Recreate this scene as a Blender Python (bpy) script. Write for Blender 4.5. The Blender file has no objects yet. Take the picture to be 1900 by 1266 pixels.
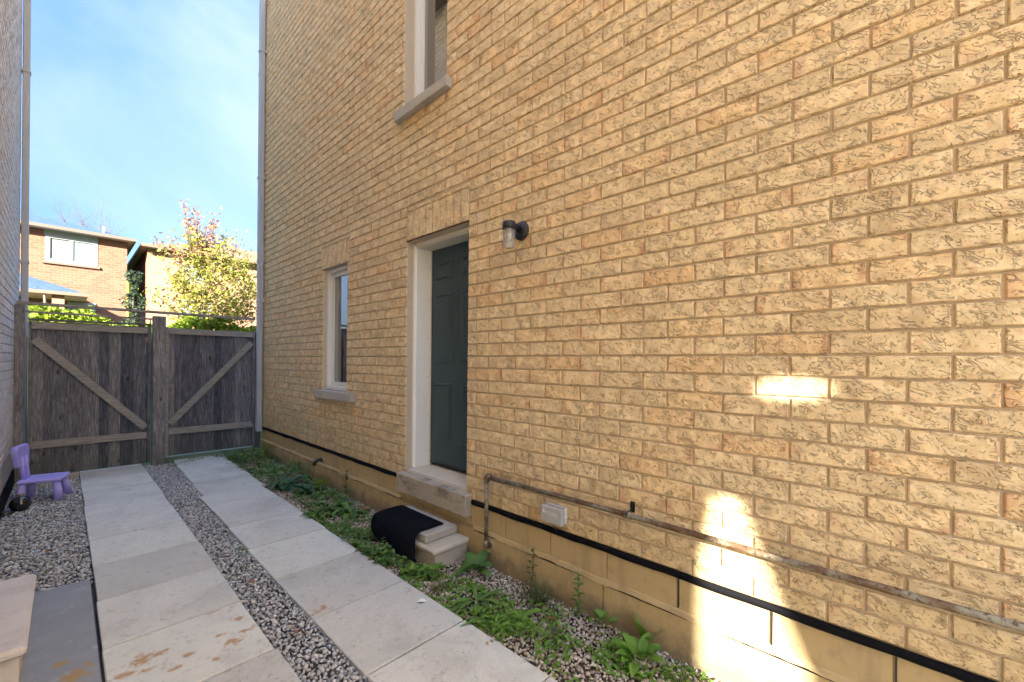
import bpy, bmesh, math, random
import numpy as np
from mathutils import Vector, Matrix
R = random.Random(7)
NP = np.random.RandomState(11)
sc = bpy.context.scene
COL = sc.collection

# ---------------------------------------------------------------- camera
CAMX, CAMZ = -2.056, 1.44
YAW = math.atan(830 / 780.0); ROLL = 0.0095
F = Vector((math.sin(YAW), math.cos(YAW), 0)); R0 = Vector((math.cos(YAW), -math.sin(YAW), 0)); U0 = Vector((0, 0, 1))
cr = R0 * math.cos(ROLL) + U0 * math.sin(ROLL); cu = -R0 * math.sin(ROLL) + U0 * math.cos(ROLL)
cd = bpy.data.cameras.new('camera'); cam = bpy.data.objects.new('camera', cd); COL.objects.link(cam)
M = Matrix.Identity(4)
for i in range(3):
    M[i][0] = cr[i]; M[i][1] = cu[i]; M[i][2] = -F[i]
M[0][3], M[1][3], M[2][3] = CAMX, 0.0, CAMZ
cam.matrix_world = M
cd.sensor_width = 36; cd.lens = 36 * 780 / 1900.0; cd.shift_y = 39 / 1900.0
cd.clip_start = 0.05; cd.clip_end = 2000
sc.camera = cam
# ---------------------------------------------------------------- light
SUN_AZ, SUN_EL = 45.0, 22.0          # sun stands behind the camera and to the left
S = Vector((-math.sin(math.radians(SUN_AZ)) * math.cos(math.radians(SUN_EL)), -math.cos(math.radians(SUN_AZ)) * math.cos(math.radians(SUN_EL)), math.sin(math.radians(SUN_EL))))
sl = bpy.data.lights.new('sun', 'SUN'); sun = bpy.data.objects.new('sun', sl); COL.objects.link(sun)
sl.energy = 2.0; sl.angle = math.radians(1.1); sl.color = (1.0, 0.93, 0.80)
sun.rotation_euler = S.to_track_quat('Z', 'Y').to_euler()
w = bpy.data.worlds.new('World'); sc.world = w; w.use_nodes = True
nt = w.node_tree; nt.nodes.clear()
out = nt.nodes.new('ShaderNodeOutputWorld'); bg = nt.nodes.new('ShaderNodeBackground'); sky = nt.nodes.new('ShaderNodeTexSky')
sky.sky_type = 'NISHITA'; sky.sun_disc = False; sky.sun_elevation = math.radians(SUN_EL)
sky.sun_rotation = math.radians(180 + SUN_AZ); sky.altitude = 100; sky.air_density = 1.0; sky.dust_density = 2.0; sky.ozone_density = 1.3
bg.inputs[1].default_value = 0.15
tc = nt.nodes.new('ShaderNodeTexCoord')
mp = nt.nodes.new('ShaderNodeMapping'); mp.inputs['Rotation'].default_value = (0.5, 0.35, 0.6); mp.inputs['Scale'].default_value = (1.0, 3.2, 1.6)
n1 = nt.nodes.new('ShaderNodeTexNoise'); n1.inputs['Scale'].default_value = 1.5; n1.inputs['Detail'].default_value = 7; n1.inputs['Distortion'].default_value = 0.5; n1.inputs['Roughness'].default_value = 0.52
cr1 = nt.nodes.new('ShaderNodeValToRGB'); cr1.color_ramp.elements[0].position = 0.42; cr1.color_ramp.elements[1].position = 0.86
cr1.color_ramp.elements[0].color = (0.0, 0.0, 0.0, 1); cr1.color_ramp.elements[1].color = (0.85, 0.85, 0.85, 1)
mx = nt.nodes.new('ShaderNodeMix'); mx.data_type = 'RGBA'
mx.inputs[7].default_value = (.44, .51, .61, 1)
L_ = nt.links
L_.new(tc.outputs['Generated'], mp.inputs[0]); L_.new(mp.outputs[0], n1.inputs['Vector']); L_.new(n1.outputs['Fac'], cr1.inputs[0])
sx = nt.nodes.new('ShaderNodeSeparateXYZ'); L_.new(tc.outputs['Generated'], sx.inputs[0])
er = nt.nodes.new('ShaderNodeValToRGB')      # clear deep blue air: the same at every compass point, follows height only
for i_, (p_, c_) in enumerate([(0, (.060, .070, .098)), (.09, (.067, .079, .108)), (.34, (.092, .114, .154)), (.64, (.118, .165, .26)), (1.0, (1.0, 1.0, 1.0))]):
    if i_ > 1: er.color_ramp.elements.new(p_)
    e_ = er.color_ramp.elements[i_]; e_.position = p_; e_.color = (*c_, 1)
L_.new(sx.outputs[2], er.inputs[0])
mu = nt.nodes.new('ShaderNodeMix'); mu.data_type = 'RGBA'; mu.blend_type = 'MULTIPLY'; mu.inputs[0].default_value = 1.0
L_.new(sky.outputs[0], mu.inputs[6]); L_.new(er.outputs[0], mu.inputs[7])
L_.new(cr1.outputs[0], mx.inputs[0]); L_.new(mu.outputs[2], mx.inputs[6]); L_.new(mx.outputs[2], bg.inputs[0]); L_.new(bg.outputs[0], out.inputs[0])
# ---------------------------------------------------------------- render
sc.view_settings.view_transform = 'Standard'; sc.view_settings.look = 'None'; sc.view_settings.gamma = 1.0
sc.view_settings.use_curve_mapping = False
sc.view_settings.exposure = 4.08
sc.cycles.use_denoising = True
sc.cycles.max_bounces = 8; sc.cycles.diffuse_bounces = 5; sc.cycles.transparent_max_bounces = 12
sc.cycles.sample_clamp_indirect = 6

# ================================================================ helpers
def link(o, parent=None):
    COL.objects.link(o)
    if parent: o.parent = parent
    return o
def tag(o, label=None, cat=None, group=None, kind=None):
    if label: o['label'] = label
    if cat: o['category'] = cat
    if group: o['group'] = group
    if kind: o['kind'] = kind
    return o
def empty(name, loc=(0, 0, 0), rz=0.0):
    o = bpy.data.objects.new(name, None); o.location = loc; o.rotation_euler = (0, 0, rz); o.empty_display_size = .1
    return link(o)
class MB:
    """collects geometry, builds ONE mesh"""
    def __init__(s): s.v = []; s.f = []; s.sm = []
    def add(s, v, f, smooth=False):
        n = len(s.v); s.v += [tuple(p) for p in v]; s.f += [tuple(i + n for i in q) for q in f]; s.sm += [smooth] * len(f); return s
    def box(s, a, b, bev=0.0, jit=0.0):
        (x0, y0, z0), (x1, y1, z1) = a, b
        x0, x1 = min(x0, x1), max(x0, x1); y0, y1 = min(y0, y1), max(y0, y1); z0, z1 = min(z0, z1), max(z0, z1)
        if bev <= 0:
            v = [(x0, y0, z0), (x1, y0, z0), (x1, y1, z0), (x0, y1, z0), (x0, y0, z1), (x1, y0, z1), (x1, y1, z1), (x0, y1, z1)]
            return s.add(v, [(0, 3, 2, 1), (4, 5, 6, 7), (0, 1, 5, 4), (1, 2, 6, 5), (2, 3, 7, 6), (3, 0, 4, 7)])
        bev = min(bev, (x1 - x0) * .45, (y1 - y0) * .45, (z1 - z0) * .45)
        bm = bmesh.new(); bmesh.ops.create_cube(bm, size=1)
        for q in bm.verts: q.co = Vector(((x0 + x1) / 2 + q.co.x * (x1 - x0), (y0 + y1) / 2 + q.co.y * (y1 - y0), (z0 + z1) / 2 + q.co.z * (z1 - z0)))
        bmesh.ops.bevel(bm, geom=bm.edges[:], offset=bev, segments=1, affect='EDGES')
        if jit:
            for q in bm.verts: q.co += Vector((R.uniform(-jit, jit), R.uniform(-jit, jit), R.uniform(-jit, jit)))
        bm.verts.index_update()
        s.add([tuple(q.co) for q in bm.verts], [tuple(q.index for q in f.verts) for f in bm.faces]); bm.free(); return s
    def prism(s, poly, axis, a, b):
        """poly: 2-d points in the other two axes (cyclic order), extruded from a to b along axis"""
        def P(p, t):
            return {0: (t, p[0], p[1]), 1: (p[0], t, p[1]), 2: (p[0], p[1], t)}[axis]
        n = len(poly); v = [P(p, a) for p in poly] + [P(p, b) for p in poly]
        f = [tuple(range(n)), tuple(range(2 * n - 1, n - 1, -1))] + [(i, i + n, (i + 1) % n + n, (i + 1) % n) for i in range(n)]
        return s.add(v, f)
    def tube(s, pts, r, n=12, cap=True, smooth=True):
        pts = [Vector(p) for p in pts]; rs = r if isinstance(r, (list, tuple)) else [r] * len(pts)
        v = []; f = []
        up = Vector((0, 0, 1))
        t0 = (pts[1] - pts[0]).normalized()
        if abs(t0.dot(up)) > .95: up = Vector((0, 1, 0))
        side = t0.cross(up).normalized()
        for i, p in enumerate(pts):
            t = (pts[min(i + 1, len(pts) - 1)] - pts[max(i - 1, 0)]).normalized()
            side = (side - t * side.dot(t)).normalized(); up2 = t.cross(side)
            for k in range(n):
                a = 2 * math.pi * k / n; v.append(p + (side * math.cos(a) + up2 * math.sin(a)) * rs[i])
        for i in range(len(pts) - 1):
            for k in range(n): f.append((i * n + k, i * n + (k + 1) % n, (i + 1) * n + (k + 1) % n, (i + 1) * n + k))
        if cap: f.append(tuple(range(n - 1, -1, -1))); f.append(tuple((len(pts) - 1) * n + k for k in range(n)))
        return s.add(v, f, smooth)
    def lathe(s, prof, c, axis=2, n=20, smooth=True):
        v = []; f = []
        for (r, h) in prof:
            for k in range(n):
                a = 2 * math.pi * k / n; p = [r * math.cos(a), r * math.sin(a)]
                q = (p[0], p[1], h) if axis == 2 else ((h, p[0], p[1]) if axis == 0 else (p[0], h, p[1]))
                v.append((c[0] + q[0], c[1] + q[1], c[2] + q[2]))
        for i in range(len(prof) - 1):
            for k in range(n): f.append((i * n + k, i * n + (k + 1) % n, (i + 1) * n + (k + 1) % n, (i + 1) * n + k))
        return s.add(v, f, smooth)
    def obj(s, name, mat, parent=None):
        me = bpy.data.meshes.new(name); me.from_pydata(s.v, [], s.f); me.validate()
        bm = bmesh.new(); bm.from_mesh(me); bmesh.ops.recalc_face_normals(bm, faces=bm.faces[:]); bm.to_mesh(me); bm.free()
        if any(s.sm) and len(me.polygons) == len(s.sm): me.polygons.foreach_set('use_smooth', s.sm)
        me.materials.append(mat)
        return link(bpy.data.objects.new(name, me), parent)
def npmesh(name, V, Fc, mat, parent=None, smooth=False):
    """V (n,3), Fc (m,k) arrays -> one mesh quickly"""
    me = bpy.data.meshes.new(name); k = Fc.shape[1]
    me.vertices.add(len(V)); me.vertices.foreach_set('co', V.astype(np.float32).ravel())
    me.loops.add(Fc.size); me.loops.foreach_set('vertex_index', Fc.astype(np.int32).ravel())
    me.polygons.add(len(Fc)); me.polygons.foreach_set('loop_start', np.arange(0, Fc.size, k, dtype=np.int32))
    me.polygons.foreach_set('loop_total', np.full(len(Fc), k, dtype=np.int32))
    if smooth: me.polygons.foreach_set('use_smooth', np.ones(len(Fc), dtype=bool))
    me.update(); me.validate(); me.materials.append(mat)
    return link(bpy.data.objects.new(name, me), parent)

# ---------------------------------------------------------------- materials
class NB:
    def __init__(s, name, rough=.8, spec=.3):
        s.m = bpy.data.materials.new(name); s.m.use_nodes = True; s.t = s.m.node_tree; s.b = s.t.nodes['Principled BSDF']
        s.b.inputs['Roughness'].default_value = rough; s.b.inputs['Specular IOR Level'].default_value = spec
        s.geo = s.t.nodes.new('ShaderNodeNewGeometry'); s.pos = s.geo.outputs['Position']
    def n(s, t, **k):
        q = s.t.nodes.new('ShaderNode' + t)
        for a, b in k.items(): setattr(q, a, b)
        return q
    def l(s, a, b):
        if isinstance(a, (int, float)): b.default_value = a
        elif isinstance(a, tuple): b.default_value = a if len(a) == 4 or b.type == 'VECTOR' else (*a, 1)
        else: s.t.links.new(a, b)
    def math(s, op, a, b=0.0, c=None, clamp=False):
        q = s.n('Math', operation=op, use_clamp=clamp); s.l(a, q.inputs[0]); s.l(b, q.inputs[1])
        if c is not None: s.l(c, q.inputs[2])
        return q.outputs[0]
    def vmap(s, v, scale=(1, 1, 1), loc=(0, 0, 0), rot=(0, 0, 0)):
        q = s.n('Mapping'); s.l(v, q.inputs[0]); q.inputs['Scale'].default_value = scale; q.inputs['Location'].default_value = loc; q.inputs['Rotation'].default_value = rot; return q.outputs[0]
    def noise(s, scale, detail=3, rough=.5, dist=0, v=None, out='Fac'):
        q = s.n('TexNoise'); s.l(v or s.pos, q.inputs['Vector']); q.inputs['Scale'].default_value = scale; q.inputs['Detail'].default_value = detail
        q.inputs['Roughness'].default_value = rough; q.inputs['Distortion'].default_value = dist; return q.outputs[out]
    def vor(s, scale, v=None, feature='F1', out='Distance', rnd=1):
        q = s.n('TexVoronoi', feature=feature); s.l(v or s.pos, q.inputs['Vector']); q.inputs['Scale'].default_value = scale; q.inputs['Randomness'].default_value = rnd; return q.outputs[out]
    def ramp(s, f, stops):
        q = s.n('ValToRGB'); e = q.color_ramp.elements
        while len(e) < len(stops): e.new(.5)
        for i, (p, c) in enumerate(stops):
            e[i].position = p; e[i].color = c if len(c) == 4 else (*c, 1)
        s.l(f, q.inputs[0]); return q.outputs[0]
    def sm(s, f, a, b):
        q = s.n('MapRange', interpolation_type='SMOOTHSTEP'); s.l(f, q.inputs[0]); q.inputs[1].default_value = a; q.inputs[2].default_value = b; return q.outputs[0]
    def mix(s, f, a, b, mode='MIX'):
        q = s.n('Mix', data_type='RGBA', blend_type=mode); s.l(f, q.inputs[0]); s.l(a, q.inputs[6]); s.l(b, q.inputs[7]); return q.outputs[2]
    def col(s, c): s.l(c, s.b.inputs['Base Color']); return s
    def bump(s, h, strength=.5, dist=.01, prev=None):
        q = s.n('Bump'); q.inputs['Strength'].default_value = strength; q.inputs['Distance'].default_value = dist; s.l(h, q.inputs['Height'])
        if prev: s.l(prev, q.inputs['Normal'])
        s.l(q.outputs[0], s.b.inputs['Normal']); return q.outputs[0]
    def xyz(s, v=None):
        q = s.n('SeparateXYZ'); s.l(v or s.pos, q.inputs[0]); return q.outputs
    def comb(s, x, y, z=0.0):
        q = s.n('CombineXYZ'); s.l(x, q.inputs[0]); s.l(y, q.inputs[1]); s.l(z, q.inputs[2]); return q.outputs[0]
    def spots(s, lst, irr=.6, sc=42):
        """irregular stains at world xy: lst of (x,y,rx,ry)"""
        X = s.xyz(); n = s.noise(sc, 4, .65); acc = None
        for (x, y, rx, ry) in lst:
            dx = s.math('DIVIDE', s.math('SUBTRACT', X[0], x), rx); dy = s.math('DIVIDE', s.math('SUBTRACT', X[1], y), ry)
            d = s.math('SQRT', s.math('ADD', s.math('MULTIPLY', dx, dx), s.math('MULTIPLY', dy, dy)))
            d = s.math('ADD', d, s.math('MULTIPLY', s.math('SUBTRACT', n, .5), irr * 4))
            k = s.math('SUBTRACT', 1.0, s.sm(d, .15, 1.1))
            acc = k if acc is None else s.math('MAXIMUM', acc, k)
        return acc

H, Z0, LP, YA = .0877, .427, .2585, 2.292     # course height, first bed, brick pitch, joint phase
def cellrand(b, u, v):
    u = b.math('ADD', u, b.math('MULTIPLY', b.math('MINIMUM', b.math('SUBTRACT', u, .2), 0.0), 1 / .86 - 1))   # the shorter bricks near the front
    row = b.math('FLOOR', b.math('DIVIDE', b.math('SUBTRACT', v, Z0), H))
    par = b.math('FLOORED_MODULO', row, 2.0)
    c = b.math('FLOOR', b.math('DIVIDE', b.math('SUBTRACT', b.math('SUBTRACT', u, YA), b.math('MULTIPLY', par, .1293)), LP))
    wn = b.n('TexWhiteNoise', noise_dimensions='2D'); b.l(b.comb(c, row), wn.inputs['Vector'])
    fx = b.math('FRACT', b.math('DIVIDE', b.math('SUBTRACT', b.math('SUBTRACT', u, YA), b.math('MULTIPLY', par, .1293)), LP))
    return wn.outputs['Value'], wn.outputs['Color'], fx
def brick_mat(name, base, dark, pink, amt=1.0):
    b = NB(name, .85, .25); X = b.xyz(); rv, rc, fx = cellrand(b, X[1], X[2])
    # shift the texture per brick so no pattern carries over a joint
    off = b.n('VectorMath', operation='ADD'); sc_ = b.n('VectorMath', operation='SCALE'); b.l(rc, sc_.inputs[0]); sc_.inputs['Scale'].default_value = 9.0
    b.l(b.pos, off.inputs[0]); b.l(sc_.outputs[0], off.inputs[1]); p = off.outputs[0]
    ps = b.vmap(b.vmap(p, rot=(-.50, 0, 0)), (1, .55, 1.15)); wob = b.noise(9, 2, v=p)
    big = b.noise(16, 3, .55, .3, v=p); fine = b.noise(150, 3, .7, v=p)
    sq = b.noise(36, 2.5, .55, .75, v=ps); gate = b.sm(b.noise(30, 2, .5, v=ps), .45, .56)
    ridge = b.math('SUBTRACT', 1.0, b.sm(b.math('ABSOLUTE', b.math('SUBTRACT', sq, .5)), .004, .035))
    sq2 = b.noise(60, 2.0, .5, .6, v=ps); r2 = b.math('SUBTRACT', 1.0, b.sm(b.math('ABSOLUTE', b.math('SUBTRACT', sq2, .46)), .004, .03))
    r2 = b.math('MULTIPLY', r2, b.sm(b.noise(31, 2, v=p), .50, .60))
    ridge = b.math('MAXIMUM', b.math('MULTIPLY', ridge, gate), r2)
    sp = b.math('SUBTRACT', 1.0, b.sm(b.vor(95, v=b.vmap(p, (1, .55, 1.3))), .10, .24)); sp = b.math('MULTIPLY', sp, b.sm(b.noise(19, 2, v=p), .40, .52))
    c = b.mix(b.sm(big, .3, .7), tuple(x * .86 for x in base), tuple(min(1, x * 1.12) for x in base))
    # reddish flashing at brick ends
    e = b.math('ABSOLUTE', b.math('SUBTRACT', fx, .5)); e = b.math('MULTIPLY', b.sm(e, .28, .5), b.sm(b.noise(11, 3, .6, v=p), .42, .62))
    e = b.math('MULTIPLY', e, b.sm(rv, .2, .9))
    c = b.mix(b.math('MULTIPLY', e, .75 * amt), c, pink)
    c = b.mix(b.math('MULTIPLY', b.sm(b.noise(27, 4, .6, v=p), .52, .68), .35 * amt), c, pink)
    c = b.mix(b.math('MULTIPLY', b.sm(fine, .52, .66), .14), c, dark); c = b.mix(b.math('MULTIPLY', ridge, .42 * amt), c, dark); c = b.mix(b.math('MULTIPLY', sp, .5 * amt), c, dark)
    c = b.mix(1.0, c, b.ramp(rv, [(0, (.86, .85, .84)), (.3, (.96, .97, .97)), (.7, (1, 1, 1)), (.9, (1.0, .95, .88)), (1, (.96, .87, .80))]), 'MULTIPLY')
    # browner towards the base
    c = b.mix(b.math('MULTIPLY', b.math('SUBTRACT', 1.0, b.sm(X[2], .43, .95)), .22), c, (.36, .25, .10))
    b.col(c)
    h = b.math('ADD', b.math('MULTIPLY', big, .9), b.math('MULTIPLY', fine, .18)); h = b.math('SUBTRACT', h, b.math('MULTIPLY', ridge, .5)); h = b.math('SUBTRACT', h, b.math('MULTIPLY', sp, .35))
    b.bump(h, .9, .011); return b.m
M_brick = brick_mat('brick_buff', (.83, .645, .375), (.18, .10, .045), (.62, .345, .205))
M_brickL = brick_mat('brick_buff_old', (.72, .72, .74), (.25, .21, .19), (.60, .50, .46), .6)
def simple(name, c, rough=.6, spec=.4, metal=0, noise=None, bump=None):
    b = NB(name, rough, spec); b.b.inputs['Metallic'].default_value = metal
    if noise:
        s_, a = noise; f = b.noise(s_, 4, .6)
        b.col(b.mix(f, tuple(x * (1 - a) for x in c), tuple(min(1, x * (1 + a)) for x in c)))
    else: b.col(c)
    if bump: b.bump(b.noise(bump[0], 3, .6), bump[1], bump[2])
    return b.m
M_mortar = simple('mortar', (.56, .47, .35), .95, .1, noise=(60, .25), bump=(300, .5, .003))
M_mortarL = simple('mortar_grey', (.45, .43, .41), .95, .1, noise=(60, .2), bump=(300, .5, .003))
def found_mat():
    b = NB('painted_block', .8, .25); X = b.xyz()
    c = b.mix(b.noise(3, 4, .6), (.46, .34, .165), (.56, .43, .235)); c = b.mix(b.math('MULTIPLY', b.sm(b.noise(9, 5, .65), .5, .7), .5), c, (.33, .26, .16))
    st = b.math('MULTIPLY', b.sm(b.noise(4, 4, .6, v=b.vmap(b.pos, (1, 2.2, .35))), .5, .72), .35)
    c = b.mix(st, c, (.24, .19, .13))
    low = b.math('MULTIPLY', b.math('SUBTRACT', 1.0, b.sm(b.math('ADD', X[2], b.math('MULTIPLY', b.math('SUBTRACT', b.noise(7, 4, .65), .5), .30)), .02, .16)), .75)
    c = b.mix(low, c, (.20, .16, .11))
    pit = b.math('SUBTRACT', 1.0, b.sm(b.vor(45), .06, .16)); pit = b.math('MULTIPLY', pit, b.sm(b.noise(7, 2), .52, .6))
    c = b.mix(b.math('MULTIPLY', pit, .7), c, (.15, .10, .05)); b.col(c)
    h = b.math('SUBTRACT', b.math('ADD', b.noise(90, 4, .7), b.math('MULTIPLY', b.noise(14, 3), 1.2)), b.math('MULTIPLY', pit, .8)); b.bump(h, .6, .005); return b.m
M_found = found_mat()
M_moist = simple('mortar_bead', (.40, .32, .20), .95, .1, noise=(40, .3), bump=(70, .9, .008))
M_flash = simple('black_membrane', (.006, .006, .008), .8, .12, bump=(30, .3, .004))
def stone_mat(name, a, c2, dark=(.2, .18, .15), amt=.4):
    b = NB(name, .85, .25); c = b.mix(b.noise(7, 5, .6), a, c2); c = b.mix(b.math('MULTIPLY', b.sm(b.noise(5, 5, .7, v=b.vmap(b.pos, (1, 1, 2.5))), .5, .68), amt), c, dark)
    c = b.mix(b.math('MULTIPLY', b.sm(b.noise(220, 2, .5), .58, .7), .35), c, dark); b.col(c)
    b.bump(b.math('ADD', b.noise(60, 5, .7), b.noise(260, 2, .5)), .5, .003); return b.m
M_sill = stone_mat('sill_stone', (.40, .37, .32), (.52, .49, .43), amt=.4)
M_doorsill = stone_mat('door_sill_stone', (.36, .31, .235), (.50, .45, .36), (.17, .14, .10), .75)
M_step = stone_mat('step_stone', (.47, .43, .35), (.58, .54, .45), (.30, .27, .2), .4)
M_sidestep = stone_mat('side_step_stone', (.54, .52, .51), (.66, .64, .62), (.38, .36, .35), .4)
M_slabstep = stone_mat('step_slab', (.36, .34, .295), (.46, .44, .385), (.2, .18, .15), .4)
M_white = simple('white_capping', (.90, .90, .86), .4, .4, noise=(5, .04), bump=(4, .05, .01))
M_cream = simple('cream_capping', (.68, .65, .56), .5, .4, noise=(6, .08))
M_vinyl = simple('white_vinyl', (.78, .77, .72), .35, .5)
M_door = simple('slate_green_door', (.034, .066, .086), .38, .45, noise=(3, .12), bump=(120, .08, .001))
M_black = simple('black_paint', (.015, .015, .017), .4, .5)
M_screw = simple('screw', (.25, .2, .14), .5, .5, .5)
def glass_mat(name, tint=(.03, .035, .04), rough=.015):
    b = NB(name, rough, 1.0); b.b.inputs['IOR'].default_value = 1.9; b.b.inputs['Coat Weight'].default_value = 1.0; b.b.inputs['Coat IOR'].default_value = 1.8; b.b.inputs['Coat Roughness'].default_value = .01
    b.col(tint); b.bump(b.noise(1.7, 2), .02, .02); return b.m
M_glass = glass_mat('window_glass')
def clear_mat(name, col=(.95, .97, .97), rough=.03, tr=1.0):
    b = NB(name, rough, .5); b.b.inputs['Transmission Weight'].default_value = tr; b.b.inputs['IOR'].default_value = 1.45; b.col(col); return b.m
M_jar = clear_mat('ribbed_glass', (.97, .99, .98), .09, .86); M_smoke = clear_mat('smoked_glass', (.10, .10, .10), .05)
def metal_spout():
    b = NB('grey_downspout', .42, .5); c = b.mix(b.noise(2.5, 4, .6, v=b.vmap(b.pos, (3, 3, .4))), (.36, .39, .43), (.48, .51, .54)); b.col(c); b.bump(b.noise(3, 2), .1, .02); return b.m
M_spout = metal_spout()
def pipe_mat():
    b = NB('weathered_gas_pipe', .6, .4); n = b.sm(b.noise(7, 4, .6, v=b.vmap(b.pos, (2, 1, 2))), .42, .6)
    c = b.mix(n, (.15, .085, .045), (.27, .25, .18)); c = b.mix(b.sm(b.noise(60, 3, .7), .5, .65), c, (.085, .045, .025)); b.col(c)
    b.b.inputs['Metallic'].default_value = .25; b.bump(b.noise(150, 3, .6), .4, .002); return b.m
M_pipe = pipe_mat()
def wood_mat():
    b = NB('weathered_wood', .85, .2); oi = b.n('ObjectInfo'); tcn = b.n('TexCoord')
    off = b.n('VectorMath', operation='ADD'); rr = b.comb(b.math('MULTIPLY', oi.outputs['Random'], 37.0), b.math('MULTIPLY', oi.outputs['Random'], 91.0), b.math('MULTIPLY', oi.outputs['Random'], 53.0))
    b.l(tcn.outputs['Object'], off.inputs[0]); b.l(rr, off.inputs[1]); p = off.outputs[0]
    g = b.noise(16, 6, .65, .6, v=b.vmap(p, (4.5, 4.5, .35))); g2 = b.noise(7, 4, .6, 1.2, v=b.vmap(p, (2, 2, .5))); f = b.noise(60, 3, .7, v=b.vmap(p, (6, 6, .25)))
    c = b.ramp(g, [(.25, (.055, .06, .078)), (.48, (.12, .125, .145)), (.72, (.29, .295, .31))])
    c = b.mix(b.math('MULTIPLY', b.sm(g2, .45, .7), .55), c, (.055, .052, .066)); c = b.mix(b.math('MULTIPLY', b.sm(f, .48, .7), .5), c, (.36, .355, .35))
    knots = b.vor(1.0, v=b.vmap(p, (7, 7, 3.2))); k = b.math('SUBTRACT', 1.0, b.sm(knots, .05, .13)); c = b.mix(b.math('MULTIPLY', k, .8), c, (.03, .022, .02))
    c = b.mix(1.0, c, b.ramp(oi.outputs['Random'], [(0, (.50, .53, .62)), (.35, (.8, .8, .85)), (.7, (1.1, 1.08, 1.06)), (1, (1.5, 1.45, 1.4))]), 'MULTIPLY')
    X = b.xyz(); low = b.math('MULTIPLY', b.math('SUBTRACT', 1.0, b.sm(X[2], .05, .55)), .35); c = b.mix(low, c, (.075, .085, .055))
    b.col(c); b.bump(b.math('ADD', g, b.math('MULTIPLY', f, .5)), .5, .004); return b.m
M_wood = wood_mat()
def rail_wood():
    b = NB('weathered_rail_wood', .85, .2); p = b.pos
    g = b.noise(14, 6, .65, .5, v=b.vmap(p, (.5, 3, 5))); f = b.noise(60, 3, .7, v=b.vmap(p, (.4, 3, 5)))
    c = b.ramp(g, [(.25, (.16, .155, .145)), (.5, (.29, .28, .26)), (.75, (.42, .41, .385))]); c = b.mix(b.math('MULTIPLY', b.sm(f, .5, .7), .3), c, (.3, .28, .25))
    k = b.math('SUBTRACT', 1.0, b.sm(b.vor(3.1), .03, .07)); c = b.mix(b.math('MULTIPLY', k, .8), c, (.03, .022, .02)); b.col(c); b.bump(g, .4, .003); return b.m
M_rail = rail_wood()
STAINS = [(-1.465, 2.443, .05, .045), (-1.40, 2.50, .05, .02), (-1.40, 2.64, .03, .03), (-1.50, 2.55, .035, .02), (-1.642, 2.487, .03, .02), (-1.80, 2.594, .05, .06), (-1.74, 2.60, .05, .03), (-1.86, 2.53, .05, .03), (-1.80, 2.50, .03, .02), (-1.70, 2.42, .03, .02), (-1.48, 2.81, .05, .015), (-1.56, 2.36, .02, .02),
          (-1.048, 2.409, .05, .018), (-1.03, 2.43, .02, .02), (-1.09, 2.39, .04, .01)]
def paver_mat():
    b = NB('concrete_paver', .88, .2); X = b.xyz(); oi = b.n('ObjectInfo')
    c = b.mix(b.noise(3.2, 5, .62), (.50, .53, .52), (.70, .73, .71))
    c = b.mix(b.math('MULTIPLY', b.sm(b.noise(2.1, 5, .7, .8), .46, .70), .42), c, (.36, .37, .37))
    c = b.mix(b.math('MULTIPLY', b.sm(b.noise(6, 6, .7, .5), .55, .68), .35), c, (.68, .69, .65))
    c = b.mix(b.math('MULTIPLY', b.sm(b.noise(330, 2, .6), .55, .68), .5), c, (.16, .155, .15))
    c = b.mix(b.math('MULTIPLY', b.sm(b.noise(24, 5, .75), .54, .70), .5), c, (.20, .195, .185))
    c = b.mix(1.0, c, b.ramp(oi.outputs['Random'], [(0, (.88, .87, .87)), (1, (1.1, 1.1, 1.08))]), 'MULTIPLY')
    c = b.mix(b.math('MULTIPLY', b.spots(STAINS, .8), .8), c, (.40, .215, .07))
    b.col(c); b.bump(b.math('ADD', b.noise(200, 3, .7), b.math('MULTIPLY', b.noise(18, 4, .7), 1.4)), .5, .003); return b.m
M_paver = paver_mat()
def slate_mat():
    b = NB('blue_slate', .7, .3); c = b.mix(b.noise(5, 6, .65, .6, v=b.vmap(b.pos, (1, 2.2, 1))), (.19, .215, .25), (.32, .35, .385))
    c = b.mix(b.math('MULTIPLY', b.sm(b.noise(13, 4, .6, 1), .62, .72), .5), c, (.42, .45, .49))
    c = b.mix(b.math('MULTIPLY', b.spots([(-2.02, 2.68, .07, .07), (-2.06, 2.83, .035, .035), (-1.97, 2.74, .02, .03)], .7), .8), c, (.40, .24, .06)); b.col(c)
    b.bump(b.noise(30, 6, .7), .6, .006); return b.m
M_slate = slate_mat()
def gravel_mat(name, stops):
    b = NB(name, .85, .25); r = b.geo.outputs['Random Per Island']; c = b.ramp(r, stops)
    c = b.mix(b.math('MULTIPLY', b.noise(120, 3, .6), .5), c, b.mix(.5, c, (.12, .115, .11))); b.col(c); b.bump(b.noise(180, 3, .6), .4, .002); return b.m
M_gravel = gravel_mat('grey_gravel', [(0, (.26, .28, .30)), (.3, (.42, .44, .47)), (.65, (.54, .565, .59)), (.9, (.72, .74, .76)), (1, (.42, .38, .33))])
M_pebble = gravel_mat('beige_pebble', [(0, (.30, .25, .19)), (.3, (.46, .40, .31)), (.6, (.58, .52, .43)), (.88, (.74, .70, .61)), (1, (.46, .30, .20))])
M_dirt = simple('soil', (.10, .082, .06), .95, .1, noise=(20, .4), bump=(60, .9, .01))
M_bed = simple('gravel_bed', (.13, .125, .12), .95, .1, noise=(50, .4), bump=(90, .9, .01))
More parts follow.
